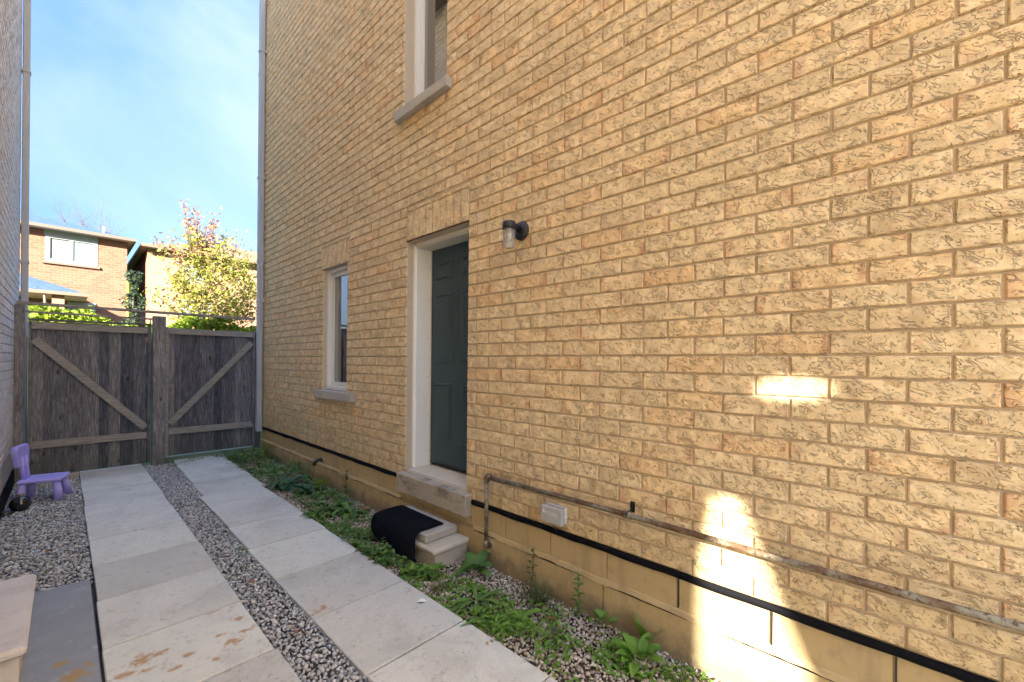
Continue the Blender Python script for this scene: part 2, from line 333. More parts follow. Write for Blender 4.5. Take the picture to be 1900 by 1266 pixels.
def leaf_mat(name, a, c2, hi=None, trans=.25, rough=.55):
    b = NB(name, rough, .35); r = b.geo.outputs['Random Per Island']; st = [(0, a), (1, c2)] if hi is None else [(0, a), (.7, c2), (1, hi)]
    c = b.ramp(r, st); c = b.mix(b.math('MULTIPLY', b.noise(45, 3, .6), .45), c, tuple(x * .55 for x in a)); b.col(c)
    tr = b.n('BsdfTranslucent'); b.l(c, tr.inputs[0]); ms = b.n('MixShader'); ms.inputs[0].default_value = trans; b.l(b.b.outputs[0], ms.inputs[1]); b.l(tr.outputs[0], ms.inputs[2])
    o = b.t.nodes['Material Output']; b.l(ms.outputs[0], o.inputs[0]); return b.m
M_weed = leaf_mat('weed_leaf', (.08, .17, .04), (.16, .31, .07), (.25, .36, .09))
M_brightweed = leaf_mat('bright_weed_leaf', (.13, .29, .04), (.22, .39, .07))  # lighter green leaf colour of some weeds
M_dock = leaf_mat('dock_leaf', (.05, .125, .065), (.09, .18, .085))
M_spurge = leaf_mat('spurge_leaf', (.18, .28, .03), (.32, .40, .05))
M_grass = leaf_mat('grass_blade', (.06, .11, .03), (.14, .18, .06), (.28, .25, .12))
M_dry = leaf_mat('dry_leaf', (.16, .15, .06), (.22, .12, .05), (.20, .24, .06))
M_tree = leaf_mat('tree_leaf', (.20, .22, .035), (.36, .34, .06), (.40, .27, .10), .4)
M_treered = leaf_mat('tree_leaf_red', (.38, .17, .11), (.42, .27, .15), None, .4)
M_conif = leaf_mat('conifer_leaf', (.03, .05, .03), (.06, .09, .04), None, .2)
M_hedge = leaf_mat('hedge_leaf', (.17, .25, .02), (.30, .37, .035), None, .35)
M_bark = simple('bark', (.11, .085, .065), .9, .1, noise=(20, .3), bump=(50, .8, .01))
def far_brick(name, a, b2, mort):
    b = NB(name, .85, .2); X = b.xyz()
    q = b.n('TexBrick'); b.l(b.comb(b.math('ADD', X[0], X[1]), X[2]), q.inputs['Vector']); q.inputs['Scale'].default_value = 1
    q.inputs['Brick Width'].default_value = .26; q.inputs['Row Height'].default_value = .11; q.inputs['Mortar Size'].default_value = .010; q.inputs['Bias'].default_value = -.1
    b.l(a, q.inputs['Color1']); b.l(b2, q.inputs['Color2']); b.l(mort, q.inputs['Mortar']); c = b.mix(b.math('MULTIPLY', b.noise(.8, 4), .3), q.outputs[0], tuple(x * .8 for x in a)); b.col(c); return b.m
M_farbrick = far_brick('orange_brick', (.19, .082, .050), (.245, .118, .074), (.23, .145, .105))
M_farbrick2 = far_brick('peach_brick', (.28, .155, .10), (.33, .19, .125), (.31, .20, .145))
def shingle(name, a, b2):
    b = NB(name, .85, .2); c = b.mix(b.sm(b.noise(9, 3, .6, v=b.vmap(b.pos, (1, 1, 7))), .4, .6), a, b2); b.col(c); return b.m
M_shblue = shingle('blue_shingles', (.035, .065, .105), (.07, .11, .16)); M_shtan = shingle('tan_shingles', (.17, .115, .08), (.23, .16, .115))
M_farvinyl = simple('far_window_vinyl', (.30, .31, .30), .4, .4)
M_fascia = simple('brown_fascia', (.17, .11, .08), .5, .4); M_soffit = simple('soffit', (.42, .38, .34), .6, .3); M_gut = simple('gutter_beige', (.14, .10, .08), .5, .4)
M_purple = simple('lilac_plastic', (.40, .37, .88), .42, .45, noise=(6, .05), bump=(200, .05, .001))
def mat_mat():
    b = NB('black_mat', 1.0, .05); b.col(b.mix(b.noise(400, 2, .6), (.003, .003, .006), (.020, .021, .030))); b.bump(b.math('ADD', b.noise(230, 3, .7), b.math('MULTIPLY', b.noise(14, 3, .5, .6), 3.0)), 1.0, .010); return b.m
M_mat = mat_mat()
M_boxg = simple('grey_plastic', (.42, .42, .40), .45, .4, noise=(8, .05))
M_print = simple('white_print', (.75, .75, .73), .5, .3)
M_drive = simple('driveway_concrete', (.42, .39, .33), .9, .2, noise=(2, .12))
M_stucco = simple('interior_wall', (.4, .38, .35), .9, .1)
M_grassG = simple('lawn', (.07, .11, .03), .95, .1, noise=(8, .4), bump=(40, .8, .02))

# ================================================================ ground
g = MB().box((-300, -300, -.6), (300, 900, -.05)).obj('ground', M_grassG); tag(g, kind='structure')
g = MB().box((-12, -14, -.049), (10, 7.6, -.025)).obj('alley_ground', M_bed); tag(g, kind='structure')
g = MB().box((-26, -24, -.045), (26, -4.2, -.012)).obj('driveway', M_drive); tag(g, kind='structure')
g = MB().box((-.56, -.6, -.03), (.05, 7.5, -.012)).obj('planting_bed', M_dirt); tag(g, kind='structure')

def path(name, x0, x1, joints, zt, offs=None):
    root = empty(name, (0, 0, 0)); tag(root, kind='structure')
    for i in range(len(joints) - 1):
        a, b = joints[i], joints[i + 1]; dx = (offs[i] if offs else R.uniform(-.006, .006)); dz = R.uniform(-.003, .003)
        MB().box((x0 + dx, a + .0048, zt - .05 + dz), (x1 + dx, b - .0048, zt + dz), .0035, .0012).obj('paving_slab', M_paver, root)
    return root
path('left_path', -1.918, -1.338, [-1.85, -1.27, -.68, -.10, .49, 1.07, 1.66, 2.243, 2.83, 3.412, 4.005, 4.595, 5.16, 5.70, 6.28, 6.87, 7.47], .03)
path('right_path', -1.118, -.548, [-1.8, -1.2, -.60, -.01, .58, 1.165, 1.758, 2.35, 2.952, 3.56, 4.13, 4.69, 5.28, 5.87, 6.46, 7.05, 7.62], .03,
     [0, 0, 0, 0, -.004, 0, -.004, -.002, .0, .008, .016, .018, .055, .07, .085, .1])
t = MB().box((-2.47, 1.9, -.02), (-1.936, 3.80, .03), .006, .002).obj('slate_slab', M_slate)
tag(t, 'blue grey slate slab with an orange stain beside the left row of pavers', 'slab')

# ---------------------------------------------------------------- gravel
def ico():
    bm = bmesh.new(); bmesh.ops.create_icosphere(bm, subdivisions=1, radius=1); bm.verts.index_update()
    v = np.array([q.co[:] for q in bm.verts]); f = np.array([[q.index for q in p.verts] for p in bm.faces]); bm.free(); return v, f
IV, IF = ico()
def rotm(n, rs):
    q = rs.normal(size=(n, 4)); q /= np.linalg.norm(q, axis=1)[:, None]; w, x, y, z = q.T
    return np.stack([1 - 2 * (y * y + z * z), 2 * (x * y - z * w), 2 * (x * z + y * w), 2 * (x * y + z * w), 1 - 2 * (x * x + z * z), 2 * (y * z - x * w), 2 * (x * z - y * w), 2 * (y * z + x * w), 1 - 2 * (x * x + y * y)], 1).reshape(n, 3, 3)
def gravel(name, area, size, spacing, z, mat, seed, keep=None):
    rs = np.random.RandomState(seed); P = []
    for (x0, y0, x1, y1) in area:
        nx = int((x1 - x0) / spacing); ny = int((y1 - y0) / spacing)
        gx, gy = np.meshgrid(np.linspace(x0, x1, max(nx, 2)), np.linspace(y0, y1, ny)); p = np.stack([gx.ravel(), gy.ravel()], 1)
        p += rs.uniform(-.5, .5, p.shape) * spacing; p = p[(p[:, 0] > x0) & (p[:, 0] < x1) & (p[:, 1] > y0) & (p[:, 1] < y1)]; P.append(p)
    P = np.concatenate(P)
    if keep is not None: P = P[keep(P, rs)]
    n = len(P); s = size * rs.uniform(.55, 1.25, n); zz = z + rs.uniform(-.25, .45, n) * size
    V = IV[None] * rs.uniform(.6, 1.25, (n, len(IV), 1)) * np.stack([rs.uniform(.8, 1.2, n), rs.uniform(.7, 1.1, n), rs.uniform(.45, .8, n)], 1)[:, None, :]
    Q = rotm(n, rs); V = np.einsum('nij,nvj->nvi', Q, V) * (s * .5)[:, None, None]; V[:, :, 2] *= .75
    V += np.stack([P[:, 0], P[:, 1], zz], 1)[:, None, :]
    Fa = IF[None] + (np.arange(n) * len(IV))[:, None, None]
    o = npmesh(name, V.reshape(-1, 3), Fa.reshape(-1, 3), mat); tag(o, kind='stuff'); return o
g = gravel('gravel', [(-1.345, 1.2, -1.105, 7.38), (-1.105, 5.2, -1.02, 7.38)], .026, .0165, .006, M_gravel, 1); tag(g, 'grey crushed gravel filling the strip between the two paver rows', 'gravel')
g = gravel('gravel', [(-2.47, 3.75, -1.925, 7.38)], .027, .018, .004, M_gravel, 2); tag(g, 'grey crushed gravel around the lilac chair beside the left wall', 'gravel')
g = gravel('pebbles', [(-.56, .2, .012, 7.4)], .024, .0165, -.004, M_pebble, 3, lambda P, rs: ~((P[:, 0] > -.31) & (P[:, 1] > 2.36) & (P[:, 1] < 3.12)))
tag(g, 'beige pebbles in the weedy bed along the foot of the brick wall', 'pebbles')

# ================================================================ bricks
def sub(rects, o):
    out_ = []
    for (a, b, c, d) in rects:
        (p, q, r, s_) = o
        if b <= p or a >= q or d <= r or c >= s_: out_.append((a, b, c, d)); continue
        if a < p: out_.append((a, p - .0, c, d))
        if b > q: out_.append((q + .0, b, c, d))
        if c < r: out_.append((max(a, p), min(b, q), c, r))
        if d > s_: out_.append((max(a, p), min(b, q), s_, d))
    return out_
def brick_mesh(nm, L, Hh, D, v, mat):
    """rock-faced brick: flat box whose face bulges and whose arrises are chipped; face looks to -x"""
    rs = random.Random(v * 7919 + int(L * 1e4)); e = .004
    ny = 3; ys = [-L / 2 + e, -L / 6, L / 6, L / 2 - e]; zs = [-Hh / 2 + e, 0, Hh / 2 - e]
    V = []; 
    for y in (-L / 2, L / 2):
        for z in (-Hh / 2, Hh / 2):
            V.append((D, y, z)); V.append((.004, y, z))
    # indices: (y0z0 back0, front1),(y0z1 b2,f3),(y1z0 b4,f5),(y1z1 b6,f7)
    G = {}
    for i, y in enumerate(ys):
        for j, z in enumerate(zs):
            G[i, j] = len(V); V.append((-.001 + rs.uniform(-.0022, .0016) - (.001 if 0 < i < 3 else 0), y + rs.uniform(-.001, .001), z + rs.uniform(-.001, .001)))
    Fq = [(0, 2, 3, 1), (4, 5, 7, 6), (0, 1, 5, 4), (2, 6, 7, 3)]
    for i in range(3):
        for j in range(2): Fq.append((G[i, j], G[i, j + 1], G[i + 1, j + 1], G[i + 1, j]))
    Fq.append((1, G[0, 0], G[1, 0], G[2, 0], G[3, 0], 5)); Fq.append((3, 7, G[3, 2], G[2, 2], G[1, 2], G[0, 2]))
    Fq.append((1, 3, G[0, 2], G[0, 1], G[0, 0])); Fq.append((5, G[3, 0], G[3, 1], G[3, 2], 7))
    return V, Fq
CAM = Vector((CAMX, 0, CAMZ))
def lay_bricks(root, x, flip, y0, y1, z0, z1, holes, mat, far_y, near_y, warp=None, nmax=300, extra=()):
    cells = []; k = 0
    while Z0 + k * H < z1:
        a, b = Z0 + k * H + .0045, Z0 + (k + 1) * H - .0038; par = k % 2
        n0 = math.floor((y0 - YA) / LP) - 2; n = n0
        while True:
            ya = YA + par * .1293 + n * LP; yb = ya + LP
            if warp: ya, yb = warp(ya), warp(yb)
            if ya > y1: break
            jt = .0042 + .001 * math.sin(n * 5 + k); c, d = max(ya + jt, y0), min(yb - jt, y1); n += 1
            if d - c < .02: continue
            for r in in_rects([(c, d, a, b)], holes): cells.append(r)
        k += 1
    cells = [c for c in cells if c[1] - c[0] > .018 and c[3] - c[2] > .018] + list(extra)
    # the camera's view of each: rank by apparent area
    sgn = -1 if flip else 1
    def app(c):
        P = Vector((x, (c[0] + c[1]) / 2, (c[2] + c[3]) / 2)) - CAM; dz = P.dot(F)
        if dz < .15: return 0
        u = P.dot(R0) / dz; v = P.dot(U0) / dz - 39 / 780.0
        if abs(u) > 1.26 or abs(v) > .86: return 0
        return (c[1] - c[0]) * (c[3] - c[2]) * abs(P.x) / dz ** 3
    cells.sort(key=app, reverse=True)
    cache = {}; BV = []; BF = []
    for i, c in enumerate(cells):
        L = round(c[1] - c[0], 4); Hh = round(c[3] - c[2], 4); v = i % 7
        cy, cz = (c[0] + c[1]) / 2, (c[2] + c[3]) / 2
        if i < nmax and app(c) > 0:
            key = (L, Hh, v)
            if key not in cache:
                V, Fq = brick_mesh('b', L, Hh, .07, v, mat)
                if flip: V = [(-p[0], p[1], p[2]) for p in V]; Fq = [f[::-1] for f in Fq]
                me = bpy.data.meshes.new('brick'); me.from_pydata(V, [], Fq); me.materials.append(mat); me.update(); cache[key] = me
            o = bpy.data.objects.new('brick', cache[key]); o.location = (x + sgn * R.uniform(-.0015, .001), cy, cz); o.rotation_euler = (R.uniform(-.004, .004), 0, R.uniform(-.006, .006)); link(o, root)
        else:
            V, Fq = brick_mesh('b', L, Hh, .07, v, mat); n = len(BV)
            BV += [(x + (-p[0] if flip else p[0]) + 0, cy + p[1], cz + p[2]) for p in V]; BF += [tuple(q + n for q in (f[::-1] if flip else f)) for f in Fq]
    me = bpy.data.meshes.new('brickwork'); me.from_pydata(BV, [], BF); me.materials.append(mat); o = link(bpy.data.objects.new('brickwork', me), root); tag(o, kind='stuff')
def in_rects(rects, holes):
    for h in holes: rects = sub(rects, h)
    return [r for r in rects if r[1] - r[0] > .012]

# ================================================================ right house
DO = (2.387, 3.215, .50, 2.485); DZ = (2.79)                      # door opening y0 y1 z0 z1
WO = (4.35, 4.965, 1.10, 2.485)                                    # small window
UO = (2.675, 3.29, 3.66, 5.55)                                     # upper window
house = empty('brick_house', (0, 0, 0)); tag(house, 'buff brick house with dark panelled side door filling the right of the alley', 'house')
YE, YF, ZT = 7.14, -7.0, 9.6
holes = [(DO[0], DO[1], .30, DO[3]), (DO[0] - .005, DO[1] + .005, DO[3], 2.782), (WO[0], WO[1], WO[2], WO[3]), (WO[0] - .04, WO[1] + .04, WO[3], 2.782), (UO[0], UO[1], UO[2], UO[3]),
         (WO[0] - .20, WO[1] + .13, 1.00, 1.10), (UO[0] - .065, UO[1] + .075, 3.575, 3.665), (2.33, 3.26, .30, .49)]
def warpy(y): return y if y > .2 else .2 + (y - .2) * .86
extra = []
# thin split courses above the two lintels
extra += [(2.39, 2.60, 2.747, 2.778), (2.61, 2.86, 2.747, 2.778), (2.87, 3.10, 2.747, 2.778), (3.11, 3.21, 2.747, 2.778), (4.32, 4.56, 2.747, 2.778), (4.57, 4.82, 2.747, 2.778), (4.83, 5.0, 2.747, 2.778)]
lay_bricks(house, 0.0, False, YF, YE, Z0, ZT, holes, M_brick, YE, YF, warpy, 300, extra)
# soldier bricks
def soldiers(y0, y1, z0, z1):
    n = max(1, round((y1 - y0) / .0885)); p = (y1 - y0) / n
    for i in range(n):
        MB().box((-.002 + R.uniform(-.0015, .0015), y0 + i * p + .0045, z0), (.09, y0 + (i + 1) * p - .0045, z1), .003, .0008).obj('soldier_brick', M_brick, house)
soldiers(DO[0], DO[1], DO[3] + .012, 2.737); soldiers(WO[0] - .035, WO[1] + .035, WO[3] + .012, 2.737)
soldiers(UO[0], UO[1], UO[3] + .012, 5.80)
# backing wall in mortar with real openings
def wall_sheet(x0, x1, y0, y1, z0, z1, holes_, mat, name, parent):
    ys = sorted({y0, y1, *[h[0] for h in holes_], *[h[1] for h in holes_]}); m = MB()
    for a, b in zip(ys[:-1], ys[1:]):
        rects = [(a, b, z0, z1)]
        for h in holes_:
            if h[0] <= a and h[1] >= b: rects = sub(rects, (a, b, h[2], h[3]))
        for r in rects: m.box((x0, r[0], r[2]), (x1, r[1], r[3]))
    return m.obj(name, mat, parent)
mh = [(DO[0] + .004, DO[1] - .004, .3, DO[3]), (WO[0] + .004, WO[1] - .004, WO[2] - .1, WO[3]), (UO[0] + .004, UO[1] - .004, UO[2] - .1, UO[3])]
wall_sheet(.0085, .30, YF, YE - .004, .43, ZT, mh, M_mortar, 'mortar_wall', house)
m = MB()
m.box((.30, YF, -.3), (.34, DO[0] - .3, ZT)); m.box((.34, YF, -.3), (10, YF + .2, ZT)); m.box((.34, YE - .2, -.3), (10, YE - .004, ZT)); m.box((9.8, YF + .2, -.3), (10, YE - .2, ZT)); m.obj('outer_wall', M_farbrick2, house)
# end returns: quoins at reveals (bricks returning into the openings)
def reveal(y, side, z0, z1, xd):
    k = 0
    while Z0 + k * H < z1:
        a, b = Z0 + k * H + .005, Z0 + (k + 1) * H - .005
        if b > z0 + .01 and a < z1 - .01:
            a, b = max(a, z0), min(b, z1)
            MB().box((.002, y, a), (xd, y + side * .045, b), .003, .001).obj('reveal_brick', M_brick, house)
        k += 1
reveal(DO[1] - .0015, 1, .50, DO[3], .078); reveal(WO[1] - .0015, 1, WO[2], WO[3], .045); reveal(UO[1] - .0015, 1, UO[2], UO[3], .105)
# steel lintels and head flashing
MB().box((-.001, DO[0] - .0, DO[3] + .002), (.10, DO[1] + .03, DO[3] + .010)).obj('steel_lintel', simple('rusty_lintel', (.10, .05, .03), .8, .3), house)
MB().box((-.001, WO[0] - .03, WO[3] + .002), (.08, WO[1] + .035, WO[3] + .010)).obj('steel_lintel', M_screw, house)
# roof
m = MB(); m.prism([(-.45, ZT), (10.45, ZT), (5.0, ZT + 3.2)], 1, YF - .4, YE + .4); m.obj('roof', M_shtan, house)
m = MB(); m.box((-.46, YF - .4, ZT - .17), (-.43, YE + .4, ZT + .02)); m.obj('fascia', M_fascia, house)

# foundation
m = MB(); m.box((.008, YF, -.25), (.29, YE - .01, .428)); m.obj('foundation_wall', M_moist, house)
def blocks(ys, z0, z1, x, name='foundation_block'):
    for a, b in zip(ys[:-1], ys[1:]):
        MB().box((x + R.uniform(-.0012, .0012), a + .0035, z0), (.05, b - .0035, z1), .002, .0006).obj(name, M_found, house)
right = [1.984 + .3915 * k for k in range(-7, 1)] + [2.33]
left = [3.26, 3.40] + [3.40 + .392 * k for k in range(1, 10)] + [YE - .002]
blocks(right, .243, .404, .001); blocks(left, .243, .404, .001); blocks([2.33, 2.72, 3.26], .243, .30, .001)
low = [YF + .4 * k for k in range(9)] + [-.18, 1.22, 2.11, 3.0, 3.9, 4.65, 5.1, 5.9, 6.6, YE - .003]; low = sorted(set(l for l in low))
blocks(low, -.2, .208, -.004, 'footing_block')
# rough mortar ledge between the courses and the crack line under it
def ledge(y0, y1):
    n = int((y1 - y0) / .03); V = []; Fq = []
    for i in range(n + 1):
        y = y0 + (y1 - y0) * i / n; w_ = .012 + .006 * math.sin(i * .7) + R.uniform(-.003, .003); dz = .004 * math.sin(i * .31) + R.uniform(-.002, .002)
        V += [(.004, y, .248 + dz), (-.002 - w_ * .2, y, .240 + dz), (-.004 - w_ * .55, y, .217 + dz), (-.001, y, .214 + dz), (.02, y, .215)]
    for i in range(n):
        for j in range(4): Fq.append((i * 5 + j, i * 5 + j + 1, (i + 1) * 5 + j + 1, (i + 1) * 5 + j))
    return MB().add(V, Fq).obj('mortar_ledge', M_found, house)
ledge(-1.0, 2.30); ledge(3.27, YE - .01)
# black membrane strip
def strip(y0, y1):
    n = max(2, int((y1 - y0) / .06)); V = []; Fq = []
    for i in range(n + 1):
        y = y0 + (y1 - y0) * i / n; dz = .0025 * math.sin(i * .9) + R.uniform(-.0012, .0012); dx = R.uniform(-.0015, .0015)
        V += [(.02, y, .4255), (-.008 + dx, y, .426 + dz * .3), (-.014 + dx, y, .417 + dz), (-.012 + dx, y, .397 + dz), (.02, y, .399)]
    for i in range(n):
        for j in range(4): Fq.append((i * 5 + j, i * 5 + j + 1, (i + 1) * 5 + j + 1, (i + 1) * 5 + j))
    MB().add(V, Fq, True).obj('membrane_strip', M_flash, house)
for (a_, b_) in ((-1.0, 2.3), (3.27, YE - .01)): MB().box((-.0035, a_, .2085), (.01, b_, .2135)).obj('open_joint', M_black, house)
for y_ in (.804, .4085, .021): MB().box((-.0012, y_ - .003, .252), (.01, y_ + .0025 , .392)).obj('open_joint', M_black, house)
strip(-3.5, 2.318); strip(3.262, YE)
# dark grooves between some blocks (open joints)
# ---- door
door = MB().box((.250, DO[0] - .0, .512), (.292, 3.188, 2.452)).obj('door', M_door, house)
def panel(y0, y1, z0, z1):
    # moulded panel: sunk bevel ring and raised field
    x = .2495; a = .018; b = .034
    r0 = [(x, y0, z0), (x, y1, z0), (x, y1, z1), (x, y0, z1)]
    def ins(d, xx): return [(xx, y0 + d, z0 + d), (xx, y1 - d, z0 + d), (xx, y1 - d, z1 - d), (xx, y0 + d, z1 - d)]
    rings = [ins(-.006, x - .0), ins(0, x - .004), ins(a * .5, x - .009), ins(a, x - .001), ins(b, x - .010)]
    V = sum(rings, []); Fq = []
    for i in range(4):
        for k in range(4): Fq.append((i * 4 + k, i * 4 + (k + 1) % 4, (i + 1) * 4 + (k + 1) % 4, (i + 1) * 4 + k))
    Fq.append((16, 17, 18, 19)); MB().add(V, Fq).obj('door_panel', M_door, door)
for (a, b) in ((2.885, 3.130), (2.50, 2.760)):
    panel(a, b, 2.165, 2.325); panel(a, b, 1.42, 2.035); panel(a, b, .735, 1.24)
MB().box((.246, 2.6, .512), (.2505, 3.188, .53)).obj('door_sweep', M_black, door)
# jamb capping: white, projecting from the brick to the leaf
MB().box((.074, 3.193, .488), (.25, 3.2135, 2.468), .002).obj('door_jamb', M_white, house)
MB().box((.083, 3.184, .488), (.10, 3.194, 2.455), .002).obj('jamb_bead', M_white, house)
MB().box((.236, 3.182, .49), (.249, 3.194, 2.455), .002).obj('door_stop', M_cream, house)
MB().box((.066, 3.2085, .488), (.078, 3.224, 2.483)).obj('sealant_bead', M_cream, house)
MB().box((.078, DO[0], 2.453), (.27, 3.193, 2.484), .002).obj('door_head', M_cream, house)
MB().box((.092, DO[0], 2.446), (.115, 3.19, 2.455), .002).obj('head_bead', M_cream, house)
MB().box((.078, DO[0] + .0015, .50), (.25, DO[0] + .02, 2.453)).obj('door_jamb', M_white, house)
for z in (.62, .95, 1.3, 1.65, 2.0, 2.3):
    MB().lathe([(0, -.002), (.004, -.002), (.004, .001)], (.222, 3.1935, z), 1, 8).obj('screw', M_screw, house)
m = MB().box((.02, DO[0] + .005, .470), (.30, 3.205, .492), .003)
m.box((.02, DO[0] + .005, .448), (.045, 3.205, .474), .002)
for k in range(5): m.box((.06 + k * .034, DO[0] + .006, .491), (.078 + k * .034, 3.204, .496), .001)
m.obj('threshold', simple('bleached_threshold', (.66, .61, .52), .6, .3, noise=(14, .12)), house)
MB().box((-.062, 2.325, .305), (.03, 3.255, .468), .008, .003).obj('door_sill', M_doorsill, house)
# ---- small window
def window(o, sillz, x_f, nm):
    (y0, y1, z0, z1) = o; r = MB()
    fr = MB(); xa, xb = x_f, x_f + .045; e = .0015
    fr.box((xa, y1 - .03, z0 + e), (xb + .04, y1 - e, z1 - e), .003); fr.box((xa, y0 + e, z0 + e), (xb + .04, y0 + .03, z1 - e), .003)
    fr.box((xa, y0 + .03, z1 - .035), (xb + .04, y1 - .03, z1 - e), .003); fr.box((xa, y0 + .03, z0 + e), (xb + .04, y1 - .03, z0 + .045), .003)
    f = fr.obj('window', M_vinyl, house)
    s_ = MB(); xs = xb
    s_.box((xs, y1 - .075, z0 + .046), (xs + .04, y1 - .031, z1 - .036), .004); s_.box((xs, y0 + .031, z0 + .046), (xs + .04, y0 + .075, z1 - .036), .004)
    s_.box((xs, y0 + .075, z1 - .08), (xs + .04, y1 - .075, z1 - .036), .004); s_.box((xs, y0 + .075, z0 + .046), (xs + .04, y1 - .075, z0 + .09), .004); s_.obj('sash', M_vinyl, f)
    MB().box((xs + .018, y0 + .07, z0 + .085), (xs + .024, y1 - .07, z1 - .075)).obj('pane', M_glass, f)
    return f
window(WO, 1.10, .047, 'a'); window(UO, 3.66, .105, 'b')
MB().box((-.052, 4.155, 1.008), (.06, 5.085, 1.098), .005, .002).obj('window_sill', M_sill, house)
MB().box((-.055, 2.61, 3.577), (.12, 3.04, 3.660), .005, .002).obj('window_sill', M_sill, house)
MB().box((-.055, 3.046, 3.575), (.12, 3.362, 3.658), .005, .002).obj('window_sill', M_sill, house)
# ---- downspout
ds = MB(); 
ds.box((-.088, 7.06, .36), (-.018, 7.135, 8.1), .008); o = ds.obj('downspout', M_spout, house)
for z in (2.30, 4.15, 6.05): MB().box((-.094, 7.05, z), (.0, 7.142, z + .035), .004).obj('bracket', M_spout, o)
for z in (2.90, 5.70): MB().box((-.091, 7.057, z), (-.016, 7.139, z + .05), .003).obj('sleeve_joint', M_spout, o)
MB().box((-.092, 7.055, .36), (-.014, 7.140, .60), .008).obj('outlet', M_spout, o)
# plumbing stub on the wall
t = empty('drain_stub', (0, 4.93, .29)); tag(t, 'black plastic pipe elbow sticking out of the foundation below the small window', 'pipe')
m = MB(); m.tube([(.02, 0, 0), (-.05, 0, .003), (-.075, 0, -.008), (-.09, 0, -.03), (-.093, 0, -.055)], [.019, .019, .0215, .0215, .0215], 14); m.obj('elbow', M_black, t)
MB().lathe([(.0, -.006), (.034, -.006), (.036, .004)], (-.003, 0, 0), 0, 16).obj('wall_collar', M_moist, t)

# ================================================================ gas pipe
gp = empty('gas_pipe', (-.05, 2.115, .17)); tag(gp, 'rusty gas pipe rising beside the door and running low along the brick wall', 'pipe')
def loc(p): return (p[0] + .05, p[1] - 2.115, p[2] - .17)
m = MB(); m.tube([loc((-.05, 2.115, .185)), loc((-.05, 2.115, .632))], .0145, 14); m.obj('upright', M_pipe, gp)
m = MB(); m.tube([loc((-.05, 2.10, .645)), loc((-.05, 1.1, .652)), loc((-.052, .2, .646)), loc((-.05, -.9, .646))], .0145, 14); m.obj('long_run', M_pipe, gp)
m = MB(); m.tube([loc((-.05, 2.115, .605)), loc((-.05, 2.115, .632)), loc((-.05, 2.112, .643)), loc((-.05, 2.102, .6505)), loc((-.05, 2.078, .651))], [.0195, .0195, .02, .0195, .0195], 14); m.obj('elbow', M_pipe, gp)
m = MB(); m.tube([loc((-.05, 2.115, .205)), loc((-.05, 2.115, .178)), loc((-.046, 2.115, .166)), loc((-.034, 2.115, .160)), loc((.005, 2.115, .160))], [.0195, .0195, .02, .0195, .0175], 14); m.obj('elbow', M_pipe, gp)
MB().lathe([(.0, -.004), (.03, -.004), (.032, .004)], loc((-.006, 2.115, .160)), 0, 14).obj('wall_collar', M_moist, gp)
m = MB(); m.box(loc((-.004, 1.035, .655)), loc((.0, 1.062, .712)), .001); m.tube([loc((-.07, 1.048, .652)), loc((-.067, 1.048, .668)), loc((-.05, 1.048, .673)), loc((-.03, 1.048, .668)), loc((-.004, 1.048, .69))], .004, 8); m.obj('clip', M_black, gp)
m = MB(); m.tube([loc((-.05, 1.075, .6518)), loc((-.05, 1.03, .6518))], .0185, 14); m.obj('coupling', M_pipe, gp)

# ================================================================ meter transmitter box
bx = empty('transmitter_box', (0, 1.538, .53)); tag(bx, 'small grey plastic utility box fixed above the black strip near the gas pipe', 'utility box')
MB().box((-.070, -.078, -.05), (-.032, .078, .05), .005).obj('housing', M_boxg, bx)
MB().box((-.032, -.072, -.046), (-.003, .072, .046), .003).obj('back_plate', simple('white_plastic', (.7, .71, .72), .4, .4), bx)
MB().lathe([(0, -.088), (.012, -.086), (.012, -.076)], (-.03, 0, .0), 1, 12).obj('knob', M_vinyl, bx)
m = MB(); m.tube([(-.02, .01, -.048), (-.022, .012, -.085), (-.016, .0, -.105), (-.006, -.01, -.115)], .0025, 6); m.obj('wire', M_black, bx)
def text(s, size, y, z, x, parent, mat, name='lettering'):
    c = bpy.data.curves.new(name, 'FONT'); c.body = s; c.size = size; c.extrude = .0004
    q = bpy.data.objects.new('t', c); dg = bpy.context.evaluated_depsgraph_get(); me = bpy.data.meshes.new_from_object(q.evaluated_get(dg)); me.materials.clear(); me.materials.append(mat)
    o = link(bpy.data.objects.new(name, me), parent); o.rotation_euler = (math.pi / 2, 0, -math.pi / 2); o.location = (x, y, z); return o
text('ACLARA', .024, .042, .004, -.0712, bx, M_print)
m = MB(); m.box((-.0715, .046, .006), (-.0705, .060, .020)); m.box((-.0715, .052, .021), (-.0705, .062, .027)); m.obj('emblem', M_print, bx)
MB().box((-.0712, -.045, -.004), (-.0706, .02, -.002)).obj('lettering_line', M_print, bx)

# ================================================================ wall lamp
lp = empty('wall_lamp', (0, 1.85, 2.30)); tag(lp, 'black jelly jar wall lamp with ribbed clear glass beside the door', 'wall lamp')
MB().lathe([(0, -.034), (.032, -.033), (.043, -.027), (.056, -.020), (.061, -.012), (.061, .0)], (-.004, 0, 0), 0, 28).obj('back_plate', M_black, lp)
m = MB(); m.tube([(-.03, 0, .008), (-.075, 0, .014), (-.1, 0, .014)], [.022, .019, .019], 14); m.obj('arm', M_black, lp)
m = MB(); m.lathe([(0, .046), (.030, .045), (.040, .040), (.044, .028), (.044, -.006), (.040, -.008), (.040, -.002)], (-.125, 0, -.01), 2, 28); m.obj('cap', M_black, lp)
prof = []
for i in range(40):
    z = -.008 - i * .108 / 39; rr = .0375 + .003 * math.cos(i * 1.9) if 3 < i < 30 else .0375 - .00012 * max(0, i - 30) ** 1.5 * 1.4
    prof.append((rr, z))
prof += [(.030, -.122), (.020, -.125), (0, -.126)]
